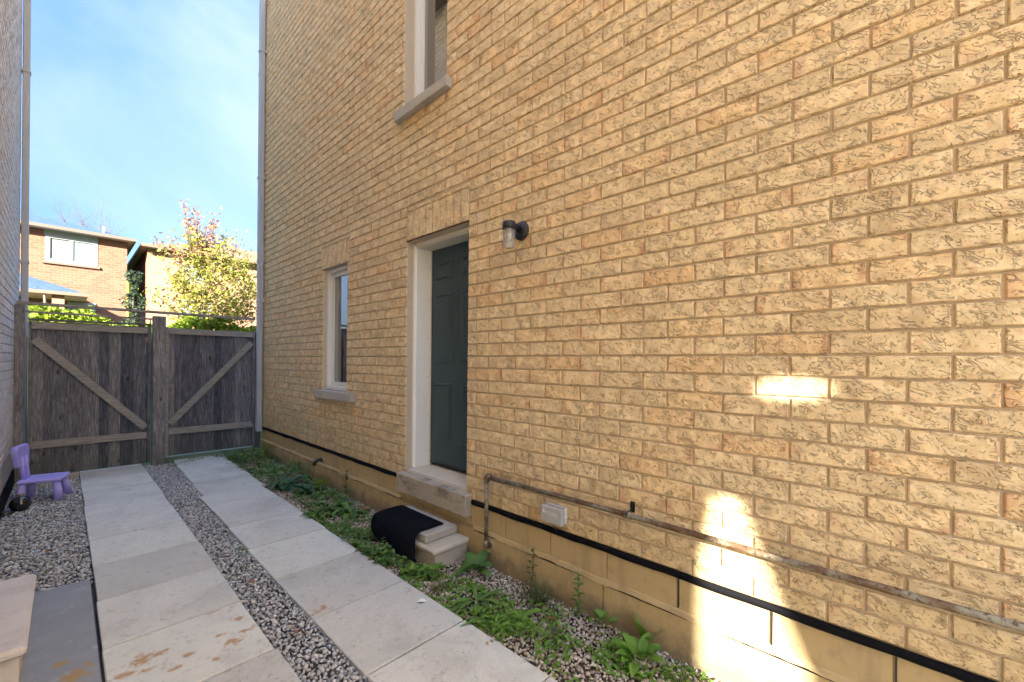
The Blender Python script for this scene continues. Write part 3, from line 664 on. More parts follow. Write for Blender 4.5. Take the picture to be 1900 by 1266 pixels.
m = MB(); m.lathe(prof + [(.018, -.122), (.028, -.119)] + [(p[0] - .0035, p[1] + .001) for p in prof[:40][::-1]], (-.125, 0, -.01), 2, 32); m.obj('glass_jar', M_jar, lp)
m = MB(); m.lathe([(0, -.078), (.010, -.076), (.0175, -.062), (.0165, -.045), (.010, -.03), (.010, -.008)], (-.125, 0, -.01), 2, 18); m.obj('bulb', simple('bulb_glass', (.85, .80, .6), .25, .6), lp)
m = MB(); m.lathe([(.012, -.030), (.0135, -.026), (.0135, .0)], (-.125, 0, -.01), 2, 16); m.obj('socket', simple('brass', (.5, .36, .14), .35, .5, .8), lp)

# ================================================================ steps
t = empty('stone_step', (0, 0, 0)); t.location = (-.15, 2.74, 0)
tag(t, 'pale moulded stone step block standing on pebbles below the door', 'step')
def L2(p): return (p[0] + .15, p[1] - 2.74, p[2])
MB().box(L2((-.298, 2.362, -.02)), L2((-.01, 3.118, .106)), .004, .0015).obj('riser_block', M_step, t)
m = MB(); m.box(L2((-.330, 2.332, .106)), L2((-.006, 3.15, .150)), .014, .001); m.obj('tread_nosing', M_step, t)
t = MB().box((-.308, 2.458, .1515), (-.022, 3.082, .213), .007, .002).obj('step_slab', M_slabstep)
tag(t, 'chipped grey concrete slab laid on the stone step under the black mat', 'slab')
# doormat
def doormat():
    prof = [(-.098, .2165), (-.15, .2175), (-.2, .2175), (-.26, .218), (-.300, .219), (-.326, .214), (-.343, .199), (-.352, .175), (-.356, .14), (-.360, .10), (-.362, .06), (-.350, .022), (-.335, .010)]
    V = []; Fq = []; ny = 14; n = len(prof); th = .010
    for side in (0, 1):
        for j in range(ny + 1):
            tt = j / ny; y = 2.53 + .565 * tt
            for i, (x, z) in enumerate(prof):
                s_ = max(0, (i - 4) / 8.0); bul = s_ * (.035 * math.sin(tt * math.pi * 1.0 + .4) + .02 * math.sin(tt * 9) - .01)
                yy = y + s_ * ( -.03 * (1 - tt) + .05 * tt) + .012 * math.sin(i * .9) * (1 if tt > .9 else 0)
                zz = z + (.012 * s_ * math.sin(tt * 7 + 1)) + (.03 * s_ * tt)
                nx, nz = (0, 1) if i < 5 else (-math.sin(min(1, (i - 4) / 4) * 1.5), math.cos(min(1, (i - 4) / 4) * 1.5))
                V.append((x - bul + side * nx * th, yy, max(.004, zz) + side * nz * th))
    A = (ny + 1) * n
    for j in range(ny):
        for i in range(n - 1):
            a = j * n + i; q = (a, a + 1, a + n + 1, a + n); Fq.append(q[::-1]); Fq.append(tuple(k + A for k in q))
    for j in range(ny):
        a = j * n; Fq.append((a, a + n, a + n + A, a + A)); a = j * n + n - 1; Fq.append((a, a + A, a + n + A, a + n))
    for i in range(n - 1):
        Fq.append((i, i + A, i + 1 + A, i + 1)); a = ny * n + i; Fq.append((a, a + 1, a + 1 + A, a + A))
    o = MB().add(V, Fq, True).obj('doormat', M_mat); return o
tag(doormat(), 'black coir doormat draped over the front edge of the step slab', 'doormat')
# left step block
t = empty('side_step', (-2.31, 3.2, 0)); tag(t, 'pale stone step block with moulded edge against the left house wall', 'step')
MB().box((-.14, -.42, -.03), (.128, .44, .155), .004, .0015).obj('riser_block', M_sidestep, t)
m = MB(); m.box((-.142, -.452, .155), (.150, .46, .200), .014, .001); m.obj('tread_nosing', M_sidestep, t)

# ================================================================ gate and fence
GY = 7.40
def board(x0, x1, z0, z1, parent, ox, lean=0):
    m = MB().box((-(x1 - x0) / 2 + .0001, -.009, z0), ((x1 - x0) / 2 - .0001, .009, z1 + R.uniform(-.006, .006)), .002)
    o = m.obj('board', M_wood, parent); o.location = ((x0 + x1) / 2 - ox, .03 + R.uniform(-.003, .004), 0); o.rotation_euler = (0, lean, 0); return o
gate = empty('gate', (-2.325, GY, 0)); tag(gate, 'weathered grey board gate with diagonal brace behind the lilac chair', 'gate')
gx = [-2.325, -2.225, -2.12, -1.992, -1.895, -1.757, -1.667, -1.56, -1.43, -1.345, -1.278]
for a, b in zip(gx[:-1], gx[1:]): board(a, b, .045, 1.865, gate, -2.325)
ln = lambda p: (p[0] + 2.325, p[1] - GY, p[2])
MB().box(ln((-2.33, GY - .022, 1.772)), ln((-1.283, GY + .016, 1.855)), .003).obj('top_rail', M_rail, gate)
m = MB(); m.add([ln((-2.34, GY - .03, 1.868)), ln((-1.28, GY - .03, 1.885)), ln((-1.28, GY + .05, 1.885)), ln((-2.34, GY + .05, 1.868)), ln((-2.34, GY - .03, 1.89)), ln((-1.28, GY - .03, 1.907)), ln((-1.28, GY + .05, 1.907)), ln((-2.34, GY + .05, 1.89))],
             [(0, 3, 2, 1), (4, 5, 6, 7), (0, 1, 5, 4), (1, 2, 6, 5), (2, 3, 7, 6), (3, 0, 4, 7)]); m.obj('top_cap', M_wood, gate)
MB().box(ln((-2.33, GY - .022, .378)), ln((-1.30, GY + .016, .462)), .003).obj('bottom_rail', M_rail, gate)
MB().box(ln((-2.345, GY - .022, .04)), ln((-2.318, GY + .016, 1.86)), .003).obj('hanging_stile', M_wood, gate)
MB().box(ln((-1.30, GY - .024, .05)), ln((-1.262, GY + .02, 1.91)), .003).obj('closing_stile', M_wood, gate)
def brace(x0, z0, x1, z1, wd, parent, ox):
    d = Vector((x1 - x0, 0, z1 - z0)); L = d.length; a = math.atan2(d.z, d.x)
    m = MB().box((-L / 2, -.018, -wd / 2), (L / 2, .018, wd / 2), .003); o = m.obj('brace', M_rail, parent)
    o.location = ((x0 + x1) / 2 - ox, -.004, (z0 + z1) / 2); o.rotation_euler = (0, -a, 0)
brace(-2.30, 1.655, -1.315, .52, .088, gate, -2.325)
m = MB(); m.tube([ln((-2.352, GY - .03, 1.68)), ln((-2.352, GY - .03, .3))], .005, 6); m.obj('hinge_rod', M_screw, gate)
MB().box(ln((-2.37, GY - .03, 1.60)), ln((-2.2, GY - .024, 1.635)), .001).obj('strap_hinge', M_black, gate) if False else None
m = MB(); m.box(ln((-1.32, GY - .03, 1.66)), ln((-1.30, GY - .02, 1.73)), .001); m.tube([ln((-1.275, GY - .03, 1.90)), ln((-1.275, GY - .03, 1.97))], .006, 6); m.obj('latch', M_screw, gate)
def post(x0, x1, y0, y1, z1, label):
    o = MB().box((-(x1 - x0) / 2, -(y1 - y0) / 2, -.04), ((x1 - x0) / 2, (y1 - y0) / 2, z1), .005, .001).obj('fence_post', M_wood)
    o.location = ((x0 + x1) / 2, (y0 + y1) / 2, 0); tag(o, label, 'fence post', 'fence posts'); return o
post(-2.448, -2.372, 7.36, 7.45, 2.045, 'grey wooden fence post against the left house wall beside the gate hinges')
post(-1.252, -1.118, 7.31, 7.42, 2.01, 'grey wooden fence post standing in gravel between gate and fixed panel')
fp = empty('board_fence', (-1.11, GY, 0)); MB().box((1.078, -.01, -.02), (1.17, .03, 1.875), .003).obj('end_board', M_wood, fp)
tag(fp, 'weathered fixed board panel with diagonal brace between middle post and downspout', 'fence')
fx_ = [-1.105, -1.01, -.93, -.846, -.722, -.63, -.545, -.455, -.375, -.29, -.21, -.13, -.045]
for a, b in zip(fx_[:-1], fx_[1:]): board(a, b, .10, 1.865, fp, -1.11)
ln = lambda p: (p[0] + 1.11, p[1] - GY, p[2])
MB().box(ln((-1.075, GY - .022, 1.782)), ln((-.045, GY + .016, 1.860)), .003).obj('top_rail', M_rail, fp)
MB().box(ln((-1.075, GY - .022, .395)), ln((-.06, GY + .016, .480)), .003).obj('bottom_rail', M_rail, fp)
MB().box(ln((-1.112, GY - .026, .08)), ln((-1.078, GY + .02, 1.875)), .003).obj('stile', M_rail, fp)
MB().box(ln((-.062, GY - .026, .10)), ln((-.035, GY + .02, 1.875)), .003).obj('stile', M_wood, fp)
brace(-1.06, .545, -.075, 1.70, .082, fp, -1.11)
tr = empty('top_bar', (-2.44, 7.39, 2.05)); tag(tr, 'long thin wooden bar with a second slat running across the posts above the gate', 'fence rail')
MB().box((0, -.03, .0), (2.40, .03, .032), .003).obj('upper_bar', M_rail, tr)
MB().box((.07, .0, -.09), (1.19, .03, -.068), .003).obj('lower_slat', M_rail, tr)
MB().box((1.05, .02, -.20), (1.12, .05, .03), .003).obj('spacer_block', M_wood, tr)
# green-white sill boards under the fence
t = MB().box((-1.10, 7.42, -.02), (-.03, 7.50, .085), .004).obj('kerb_board', simple('mossy_timber', (.16, .22, .17), .9, .1, noise=(15, .3))); tag(t, 'mossy green timber edging below the fixed fence panel', 'edging')
t = MB().box((-2.40, 7.25, -.02), (-1.93, 7.31, .06), .005).obj('edging_stone', M_slabstep); tag(t, 'low grey edging stone behind the lilac chair at the gate', 'edging')

# ================================================================ child chair
ch = empty('child_chair', (-2.19, 6.36, .0), 0.0); tag(ch, 'lilac plastic child chair standing on gravel by the gate', 'chair')
def cone_leg(x, y, dx, dy):
    m = MB(); m.tube([(x, y, .205), (x + dx, y + dy, .012)], [.026, .040], 16); m.obj('leg', M_purple, ch)
cone_leg(-.115, -.105, -.022, -.02); cone_leg(.115, -.105, .022, -.02); cone_leg(-.115, .105, -.022, .02); cone_leg(.115, .105, .022, .02)
m = MB(); m.box((-.155, -.145, .20), (.155, .145, .238), .012); m.obj('seat', M_purple, ch)
m = MB(); m.tube([(-.128, -.045, .235), (-.150, -.045, .46)], .020, 12); m.obj('back_support', M_purple, ch)
m = MB(); m.tube([(-.128, .045, .235), (-.150, .045, .46)], .020, 12); m.obj('back_support', M_purple, ch)
m = MB(); prof = [(-.115, .40), (.115, .40), (.145, .53), (.135, .57), (-.135, .57), (-.145, .53)]
m.prism([(-.112, .375), (.112, .375), (.148, .53), (.140, .565), (.11, .58), (-.11, .58), (-.140, .565), (-.148, .53)], 0, -.175, -.130)
bk = m.obj('backrest', M_purple, ch); bv = bk.modifiers.new('b', 'BEVEL'); bv.width = .012; bv.segments = 3
bk.rotation_euler = (0, -.06, 0); bk.location = (.018, 0, .0)
ch.rotation_euler = (0, 0, math.radians(-14))
# smoked globe
gl = empty('globe_lamp', (-2.33, 6.02, .075)); tag(gl, 'small smoked glass globe lamp lying on gravel in front of the chair', 'lamp')
bm = bmesh.new(); bmesh.ops.create_uvsphere(bm, u_segments=24, v_segments=14, radius=.072); me = bpy.data.meshes.new('globe'); bm.to_mesh(me); bm.free(); me.materials.append(simple('dark_gloss', (.02, .02, .022), .12, .8)); me.polygons.foreach_set('use_smooth', [True] * len(me.polygons)); link(bpy.data.objects.new('globe', me), gl)
m = MB(); m.lathe([(.02, 0), (.024, .02), (.02, .028), (0, .03)], (0, 0, .062), 2, 14); m.obj('cap', M_screw, gl)
cb = MB(); cb.tube([(-2.36, 5.97, .018), (-2.40, 5.93, .02), (-2.43, 5.9, .02), (-2.44, 5.6, .02)], .006, 8); t = cb.obj('cable', M_black); tag(t, 'short black cable lying on gravel beside the globe lamp', 'cable')
t = MB().lathe([(0, .05), (.03, .048), (.045, .03), (.048, .0)], (-2.415, 5.93, 0), 2, 14).obj('black_cap', M_black); tag(t, 'small black plastic cap on gravel at the left wall', 'cap')

# ================================================================ left house
lh = empty('neighbour_house', (-2.45, 0, 0)); tag(lh, 'pale grey brick neighbouring house wall along the left edge of the alley', 'house')
LX, LY0, LY1, LZ = -2.45, -1.75, 8.12, 8.15
lh.location = (0, 0, 0)
lay_bricks(lh, LX, True, LY0, LY1, Z0 - 3 * H, LZ, [(LY0 - 1, LY1 + 1, -1, .165)], M_brickL, 0, 0, None, 180)
MB().box((LX - .3, LY0, -.3), (LX - .0065, LY1 - .003, LZ)).obj('mortar_wall', M_mortarL, lh)
m = MB(); m.box((LX - 10, LY0 + .001, -.3), (LX - .3, LY0 + .2, LZ)); m.box((LX - 10, LY1 - .2, -.3), (LX - .3, LY1 - .004, LZ)); m.box((LX - 10, LY0 + .2, -.3), (LX - 9.8, LY1 - .2, LZ)); m.obj('outer_wall', M_farbrick2, lh)
m = MB(); m.prism([(LX + .4, LZ), (LX - 10.4, LZ), (LX - 5, LZ + 2.9)], 1, LY0 - .4, LY1 + .4); m.obj('roof', M_shtan, lh)
MB().box((LX + .38, LY0 - .4, LZ - .17), (LX + .41, LY1 + .4, LZ + .02)).obj('fascia', M_fascia, lh)
MB().box((LX - .05, LY0, -.2), (LX + .014, LY1, .16), .004).obj('damp_membrane', M_flash, lh)
o = MB().box((LX + .012, 8.03, .2), (LX + .075, 8.11, 8.3), .008).obj('downspout', M_spout, lh)
for z in (2.62, 5.0): MB().box((LX + .002, 8.02, z), (LX + .082, 8.12, z + .035), .004).obj('bracket', M_spout, o)
# unseen sheet added behind the camera, cut to shape the sun patches
k = 1.40; sy = -2.45; ox = .022
ps = empty('sun_mask', (LX, LY0, 0)); tag(ps, 'tall added board screen, out of view, cut to shape the sun patches on the wall', 'screen')
def opening(y, z): return (y + sy - LY0, z + k)
m = MB()
# right of the light slot (toward -y), with slanted edge, and the closed part above it
a = opening(.535, .84); b_ = opening(.27, .20)
m.prism([(-.0, 4.6), (-1.45, 4.6), (-1.45, -.1), (b_[0], -.1), b_, a, (0.0, a[1])], 0, -.02, .0)
m = MB(); q1, q2 = opening(.70, .30), opening(.615, .86); m.prism([(0, q1[1]), (0, q2[1] + .1), (q2[0], q2[1] + .1), q2], 0, -.045, -.025); m.obj('sun_mask_corner', M_rail, ps)  # added piece that tapers the top of the sun patch
m = MB()
s0, s1 = opening(.225, 1.315), opening(.475, 1.375)
m = MB(); m.prism([(-.0, s1[1] + .012), (0, 4.6), (-1.25, 4.6), (-1.25, s1[1] + .012)], 0, -.02, .0); cy_, cz_ = (s0[0] - .02 + s1[0]) / 2, (s0[1] + s1[1]) / 2; ry_, rz_ = (s1[0] - s0[0] + .02) / 2, (s1[1] - s0[1]) / 2 + .012
top_ = cz_ + .05; bot_ = cz_ - .05; el_ = [(cy_ + ry_ * math.cos(t_ * math.pi / 8), cz_ + rz_ * math.sin(t_ * math.pi / 8)) for t_ in range(0, 9)]
m.prism([(0, s1[1] + .012), (0, cz_)] + [(cy_ + ry_, cz_)] + el_[1:8] + [(cy_ - ry_, cz_), (-1.25, cz_), (-1.25, s1[1] + .012)], 0, -.02, .0)
m.prism([(0, a[1]), (0, cz_), (cy_ + ry_, cz_)] + [(p_[0], 2 * cz_ - p_[1]) for p_ in el_[1:8]] + [(cy_ - ry_, cz_), (-1.25, cz_), (-1.25, -.1), (b_[0], -.1), b_, a], 0, -.02, .0)
scr = m.obj('sun_mask_board', M_rail, ps)

# ================================================================ far scene
FY = 27.0
h1 = empty('far_house', (0, FY, 0)); tag(h1, 'orange brick house with blue shingle roof and white upstairs window beyond the gate', 'house')
def fl(p): return (p[0], p[1] - FY, p[2])
W1 = (-2.66, -1.06, 5.60, 6.86)
m = MB()
for (a, b, c, d) in sub(sub([(-9, -.06, 0, 6.96)], W1), (-2.0, -1.1, 2.0, 3.92)): m.box(fl((a, FY, c)), fl((b, FY + .25, d)))
m.obj('wall', M_farbrick, h1)
MB().box(fl((-.31, FY + .25, 0)), fl((-.06, FY + 11, 6.96))).obj('side_wall', M_farbrick, h1); MB().box(fl((-9, FY + 1.2, 0)), fl((-.32, FY + 1.3, 6.9))).obj('inner_wall', M_stucco, h1)
f = MB(); f.box(fl((-2.66, FY - .03, 5.61)), fl((-1.06, FY + .1, 5.72))).box(fl((-2.66, FY - .03, 5.72)), fl((-2.52, FY + .1, 6.62))).box(fl((-1.20, FY - .03, 5.72)), fl((-1.06, FY + .1, 6.62))).box(fl((-2.66, FY - .03, 6.62)), fl((-1.06, FY + .1, 6.72))).box(fl((-1.93, FY - .02, 5.72)), fl((-1.83, FY + .1, 6.62)))
wi = f.obj('window', M_farvinyl, h1)
MB().box(fl((-2.52, FY + .03, 5.72)), fl((-1.93, FY + .05, 6.62))).obj('pane', simple('curtained_pane', (.16, .17, .15), .2, .6), wi); MB().box(fl((-1.83, FY + .03, 5.72)), fl((-1.20, FY + .05, 6.62))).obj('pane', simple('pale_pane', (.20, .27, .28), .15, .6), wi)
MB().box(fl((-2.70, FY - .04, 6.722)), fl((-1.04, FY + .1, 6.95))).obj('head_panel', simple('pale_panel', (.24, .26, .23), .6, .3), h1)
MB().box(fl((-2.75, FY - .10, 5.50)), fl((-.98, FY + .05, 5.60))).obj('window_sill', M_gut, h1)
# hip roof
C1 = (.17, 26.45, 7.0); sl_ = math.tan(math.radians(20)); D1 = 5.5
def hip(x0, x1, y0, y1, z, slope, mat, parent, name='roof'):
    w_ = min(x1 - x0, y1 - y0) / 2
    if x1 - x0 > y1 - y0: A = (x0 + w_, (y0 + y1) / 2, z + w_ * slope); B = (x1 - w_, (y0 + y1) / 2, z + w_ * slope)
    else: A = ((x0 + x1) / 2, y0 + w_, z + w_ * slope); B = ((x0 + x1) / 2, y1 - w_, z + w_ * slope)
    V = [(x0, y0, z), (x1, y0, z), (x1, y1, z), (x0, y1, z), A, B]
    if x1 - x0 > y1 - y0: Fq = [(0, 1, 5, 4), (1, 2, 5), (2, 3, 4, 5), (3, 0, 4), (0, 3, 2, 1)]
    else: Fq = [(0, 1, 4), (1, 2, 5, 4), (2, 3, 5), (3, 0, 4, 5), (0, 3, 2, 1)]
    return MB().add([fl(p) for p in V], Fq).obj(name, mat, parent)
hip(-9.4, .20, 26.5, 38, 7.04, .33, M_shblue, h1)
MB().box(fl((-9.4, 26.46, 6.93)), fl((.22, 26.52, 7.06))).obj('gutter', M_gut, h1); MB().box(fl((.16, 26.52, 6.93)), fl((.22, 38, 7.06))).obj('gutter', M_gut, h1)
MB().box(fl((-9.3, 26.52, 6.95)), fl((.16, 37.9, 6.975))).obj('soffit', M_soffit, h1)
m = MB(); m.tube([fl((-.84, 27.2, 7.2)), fl((-.84, 27.2, 7.52))], .06, 10); m.obj('vent_pipe', M_spout, h1)
# porch
po = MB()
V = [(-6.5, 24.5, 4.10), (-1.42, 24.5, 4.02), (-1.42, 27, 4.02), (-6.5, 27, 4.10), (-3.3, 27.0, 4.95), (-6.5, 27, 4.95), (-3.3, 25.8, 4.70)]
po.add([fl(p) for p in [(-7, 24.5, 4.05), (-1.42, 24.5, 4.05), (-1.42, 26.99, 4.05), (-7, 26.99, 4.05), (-3.6, 26.99, 5.02), (-7, 26.99, 5.02)]], [(0, 1, 4, 5), (1, 2, 4), (0, 3, 2, 1), (0, 5, 3), (3, 5, 4, 2)]); pr_ = po.obj('porch_roof', M_shblue, h1)
MB().box(fl((-7, 24.44, 3.94)), fl((-1.38, 24.5, 4.07))).obj('gutter', M_fascia, pr_)
MB().box(fl((-7, 24.5, 3.95)), fl((-1.42, 26.98, 3.98))).obj('soffit', M_soffit, pr_)
MB().box(fl((-2.42, 24.7, 0)), fl((-2.08, 25.05, 3.95))).obj('porch_pier', M_farbrick2, h1)
m = MB(); m.tube([fl((-2.62, 24.55, 3.95)), fl((-2.58, 24.7, 3.3)), fl((-2.58, 24.7, 1))], .04, 8); m.obj('porch_downspout', M_gut, h1)
f = MB(); f.box(fl((-2.0, FY - .04, 3.80)), fl((-1.1, FY + .1, 3.92))).box(fl((-2.0, FY - .04, 2)), fl((-1.9, FY + .1, 3.80))).box(fl((-1.2, FY - .04, 2)), fl((-1.1, FY + .1, 3.80))); wi = f.obj('window', M_farvinyl, h1)
MB().box(fl((-1.9, FY + .02, 2)), fl((-1.2, FY + .04, 3.8))).obj('pane', simple('blue_pane', (.15, .22, .25), .15, .7), wi)
m = MB(); m.tube([fl((-.02, FY - .05, 5.2)), fl((-.02, FY - .05, 0))], .05, 8); m.obj('yellow_strip', simple('ochre_tone', (.30, .24, .03), .6, .3), h1)  # added ochre tube in place of a yellow strip along the house corner
m = MB(); m.tube([fl((.08, FY - .03, 4.6)), fl((.08, FY - .03, 0))], .035, 8); m.obj('dark_conduit', M_black, h1)
# house 2
h2 = empty('far_house', (0, FY, 0)); tag(h2, 'peach brick house with tan roof half hidden behind the tree', 'house')
W2 = (2.0, 3.0, 5.3, 6.3)
m = MB()
for (a, b, c, d) in sub(sub([(.68, 12, 0, 6.86)], W2), (2.0, 3.2, 3.4, 4.5)): m.box(fl((a, FY, c)), fl((b, FY + .25, d)))
m.obj('wall', M_farbrick2, h2); MB().box(fl((.68, FY + .25, 0)), fl((.93, FY + 11, 6.86))).obj('side_wall', M_farbrick2, h2); MB().box(fl((.94, FY + 1.2, 0)), fl((12, FY + 1.3, 6.8))).obj('inner_wall', M_stucco, h2)
for W in ((2.0, 3.0, 5.3, 6.3), (2.0, 3.2, 3.4, 4.5)):
    f = MB(); f.box(fl((W[0], FY - .03, W[2])), fl((W[1], FY + .1, W[2] + .1))).box(fl((W[0], FY - .03, W[3] - .1)), fl((W[1], FY + .1, W[3]))).box(fl((W[0], FY - .03, W[2] + .1)), fl((W[0] + .1, FY + .1, W[3] - .1))).box(fl((W[1] - .1, FY - .03, W[2] + .1)), fl((W[1], FY + .1, W[3] - .1)))
    wi = f.obj('window', M_farvinyl, h2); MB().box(fl((W[0] + .1, FY + .02, W[2] + .1)), fl((W[1] - .1, FY + .04, W[3] - .1))).obj('pane', simple('white_blue_pane', (.22, .28, .36), .15, .6), wi)
hip(.42, 12.5, 26.5, 36.0, 6.92, .34, M_shtan, h2)
MB().box(fl((.40, 26.46, 6.80)), fl((12.5, 26.52, 6.94))).obj('gutter', M_fascia, h2); MB().box(fl((.40, 26.52, 6.80)), fl((.46, 36, 6.94))).obj('gutter', M_fascia, h2)
MB().box(fl((.46, 26.52, 6.83)), fl((12.5, 35.9, 6.855))).obj('soffit', M_soffit, h2)

# ================================================================ leaves
def leaf_cloud(P, size, rs, aspect=1.8, flat=.5):
    """P (n,3) centres -> folded two-quad leaves"""
    n = len(P); Q = rotm(n, rs); s = size * rs.uniform(.6, 1.3, n)
    base = np.array([[0, -aspect, 0], [.9, 0, .25], [0, aspect, 0], [-.9, 0, .25]]) * .5
    V = np.einsum('nij,vj->nvi', Q, base) * s[:, None, None] + P[:, None, :]
    Fa = np.array([[0, 1, 2, 3]])[None] + (np.arange(n) * 4)[:, None, None]
    return V.reshape(-1, 3), Fa.reshape(-1, 4)
def branch(m, p, d, L, r, depth, tips, rs):
    pts = [p]; q = p.copy(); dd = d.copy(); rr = [r]
    for i in range(5):
        dd = (dd + Vector((rs.uniform(-.13, .13), rs.uniform(-.13, .13), rs.uniform(-.02, .12)))).normalized(); q = q + dd * L / 5; pts.append(q.copy()); rr.append(r * (1 - .13 * (i + 1)))
        if depth < 3 and i >= 1:
            for _ in range(2 if depth else 3):
                a = rs.uniform(0, 6.28); s_ = Vector((math.cos(a), math.sin(a), rs.uniform(.15, .9))).normalized(); branch(m, q.copy(), (dd * .45 + s_ * .75).normalized(), L * rs.uniform(.42, .62), rr[-1] * .55, depth + 1, tips, rs)
        if depth >= 2: tips.append(q.copy())
    m.tube(pts, rr, 6 if depth < 2 else 4, cap=False)
# pear tree: upright oval crown
tr = empty('leafy_tree', (1.83, 21, -.576)); tr.scale = (1.4, 1.4, 1.4); tag(tr, 'yellow green autumn tree with reddish upright top shoots beyond the fence', 'tree')
m = MB(); rs_ = random.Random(5); trs = np.random.RandomState(5); ctr = Vector((0, 0, 0))
m.tube([(0, 0, -.05), (.02, 0, 1.2), (-.02, .03, 2.4), (.05, 0, 3.4), (.1, 0, 4.4)], [.09, .08, .07, .05, .03], 8)
limbs = []
for i in range(26):
    z = 1.9 + i * .095; a = i * 2.4; out_r = (1.35 if z < 3.6 else 1.35 - (z - 3.6) * .85) * rs_.uniform(.6, 1.1)
    e = Vector((.30 + out_r * math.cos(a), out_r * math.sin(a) * .9, z + .55 + rs_.uniform(.1, .5))); p0 = Vector((0, 0, z)); mid = (p0 + e) / 2 + Vector((0, 0, -.1)); limbs.append((p0, mid, e)); m.tube([p0, mid, e], [.026, .018, .006], 5, cap=False)
SHOOTS = [(-.47, 5.85), (-.40, 4.3 + 1.1), (-.20, 5.83), (.0, 5.3), (.27, 5.75), (-.85, 4.95), (-1.1, 4.7), (.62, 5.05), (.85, 4.9), (-.3, 5.5), (.18, 5.45)]
for (sx, sz) in SHOOTS: m.tube([(sx * .35, 0, 4.0), (sx * .8, rs_.uniform(-.2, .2), (4.1 + sz) / 2), (sx, rs_.uniform(-.25, .25), sz)], [.018, .012, .004], 5, cap=False)
m.obj('trunk', M_bark, tr)
P = []
for (p0, mid, e) in limbs:
    for _ in range(150):
        t_ = trs.uniform(.35, 1.08); c = p0.lerp(e, t_); P.append((c.x + trs.normal() * .16, c.y + trs.normal() * .16, c.z + trs.normal() * .15))
n = 3600; c = trs.normal(size=(n, 3)); c /= np.linalg.norm(c, axis=1)[:, None]; c *= trs.uniform(.35, 1, (n, 1)) ** .5 * np.array([1.15, 1.1, 1.15]); c += np.array([.42, 0, 3.45])
nz = np.sin(c[:, 0] * 6.1) * np.sin(c[:, 2] * 5.3 + 1) + np.sin(c[:, 0] * 11 + c[:, 2] * 9) * .6; c = c[nz > -.55]
P = np.concatenate([np.array(P), c]); V, Fa = leaf_cloud(P, .060, trs); npmesh('crown', V, Fa, M_tree, tr)
P = []
for (sx, sz) in SHOOTS:
    for _ in range(int(120 if sz > 5.2 else 60)):
        t_ = trs.uniform(.15, 1.02); P.append((sx * (.4 + .6 * t_) + trs.normal() * .07, trs.normal() * .12, 4.1 + (sz - 4.1) * t_ + trs.normal() * .05))
V, Fa = leaf_cloud(np.array(P), .060, trs); npmesh('red_leaves', V, Fa, M_treered, tr)
# small conifer shrub
cf = empty('conifer', (-.30, 21, -.576)); cf.scale = (1.4, 1.4, 1.4); tag(cf, 'small dark green shrub tree between the two far houses', 'tree')
m = MB(); m.tube([(0, 0, -.05), (0, 0, 2), (-.03, 0, 3.6)], [.05, .04, .01], 6); m.obj('trunk', M_bark, cf)
P = []
for i in range(1700):
    z = trs.uniform(1.0, 3.75); r = (.30 - (z - 2.2) * .10) * (0.8 + .5 * math.sin(z * 9)); a = trs.uniform(0, 6.28); q = trs.uniform(.2, 1) ** .5 * r; P.append((q * math.cos(a), q * math.sin(a), z))
V, Fa = leaf_cloud(np.array(P), .05, trs); npmesh('crown', V, Fa, M_conif, cf)
# bare tree far behind the roof
bt = empty('bare_tree', (-1.5, 48, 0)); tag(bt, 'bare winter twigs of a distant tree rising behind the blue roof', 'tree')
m = MB(); rs2 = random.Random(3); tips = []
m.tube([(0, 0, 0), (0, 0, 8)], [.25, .15], 6)
for a in range(7): branch(m, Vector((0, 0, 8)), Vector((math.cos(a * .9) * .7, math.sin(a * .9) * .7, 1)).normalized(), 4.2, .08, 1, tips, rs2)
m.obj('branches', simple('pale_bark', (.13, .12, .12), .9, .1), bt)
# sunlit hedge behind the gate
hd = empty('hedge', (.82, 20.44, -.576)); hd.scale = (1.4, 1.4, 1.4); tag(hd, 'bright yellow green sunlit hedge visible just above the gate top', 'hedge')
n = 9000; X_ = trs.uniform(-3.6, 2.6, n); top = 2.42 + .13 * np.sin(X_ * 2.3) + .08 * np.sin(X_ * 7.1) + .10 * ((X_ < -1.6) | (X_ > .2)); Z_ = top * trs.uniform(.55, 1.0, n) ** .5; Y_ = trs.uniform(-.4, .4, n)
V, Fa = leaf_cloud(np.stack([X_, Y_, Z_], 1), .07, trs); npmesh('leaves', V, Fa, M_hedge, hd)
MB().box((-3.6, -.25, 0), (2.6, .25, 2.0)).obj('twigs', M_conif, hd)

# ================================================================ weeds
def blade(base, direction, L, W, droop, n=5, fold=.25, tipw=.08, twist=0.0, wav=0.0, shape='leaf', stalk=.0):
    """a leaf: petiole + curved folded blade; returns verts, quads"""
    d = Vector(direction).normalized(); side = d.cross(Vector((0, 0, 1)))
    side = side.normalized() if side.length > .05 else Vector((1, 0, 0))
    V = []; Fq = []; p = Vector(base); dd = d.copy()
    if stalk:
        q = p + dd * stalk; V += [p - side * .0012, p + side * .0012, q + side * .0012, q - side * .0012]; Fq.append((0, 1, 2, 3)); p = q
    o = len(V)
    for i in range(n + 1):
        t_ = i / n
        w_ = W * ({'leaf': math.sin(math.pi * min(1, (t_ * .88 + .10))) ** .8, 'heart': (1 - t_) ** .6 * (.75 + .5 * min(1, t_ * 4)) if t_ < 1 else .02, 'grass': (1 - t_ * .9)}[shape]) + .0005
        up = side.cross(dd).normalized(); ww = wav * W * math.sin(t_ * 11)
        V += [p - side * w_ / 2 + up * (w_ * fold + ww), p.copy(), p + side * w_ / 2 + up * (w_ * fold - ww)]
        dd = (dd + Vector((0, 0, -droop / n))).normalized(); p = p + dd * L / n
    for i in range(n):
        a = o + i * 3; Fq += [(a, a + 1, a + 4, a + 3), (a + 1, a + 2, a + 5, a + 4)]
    return V, Fq
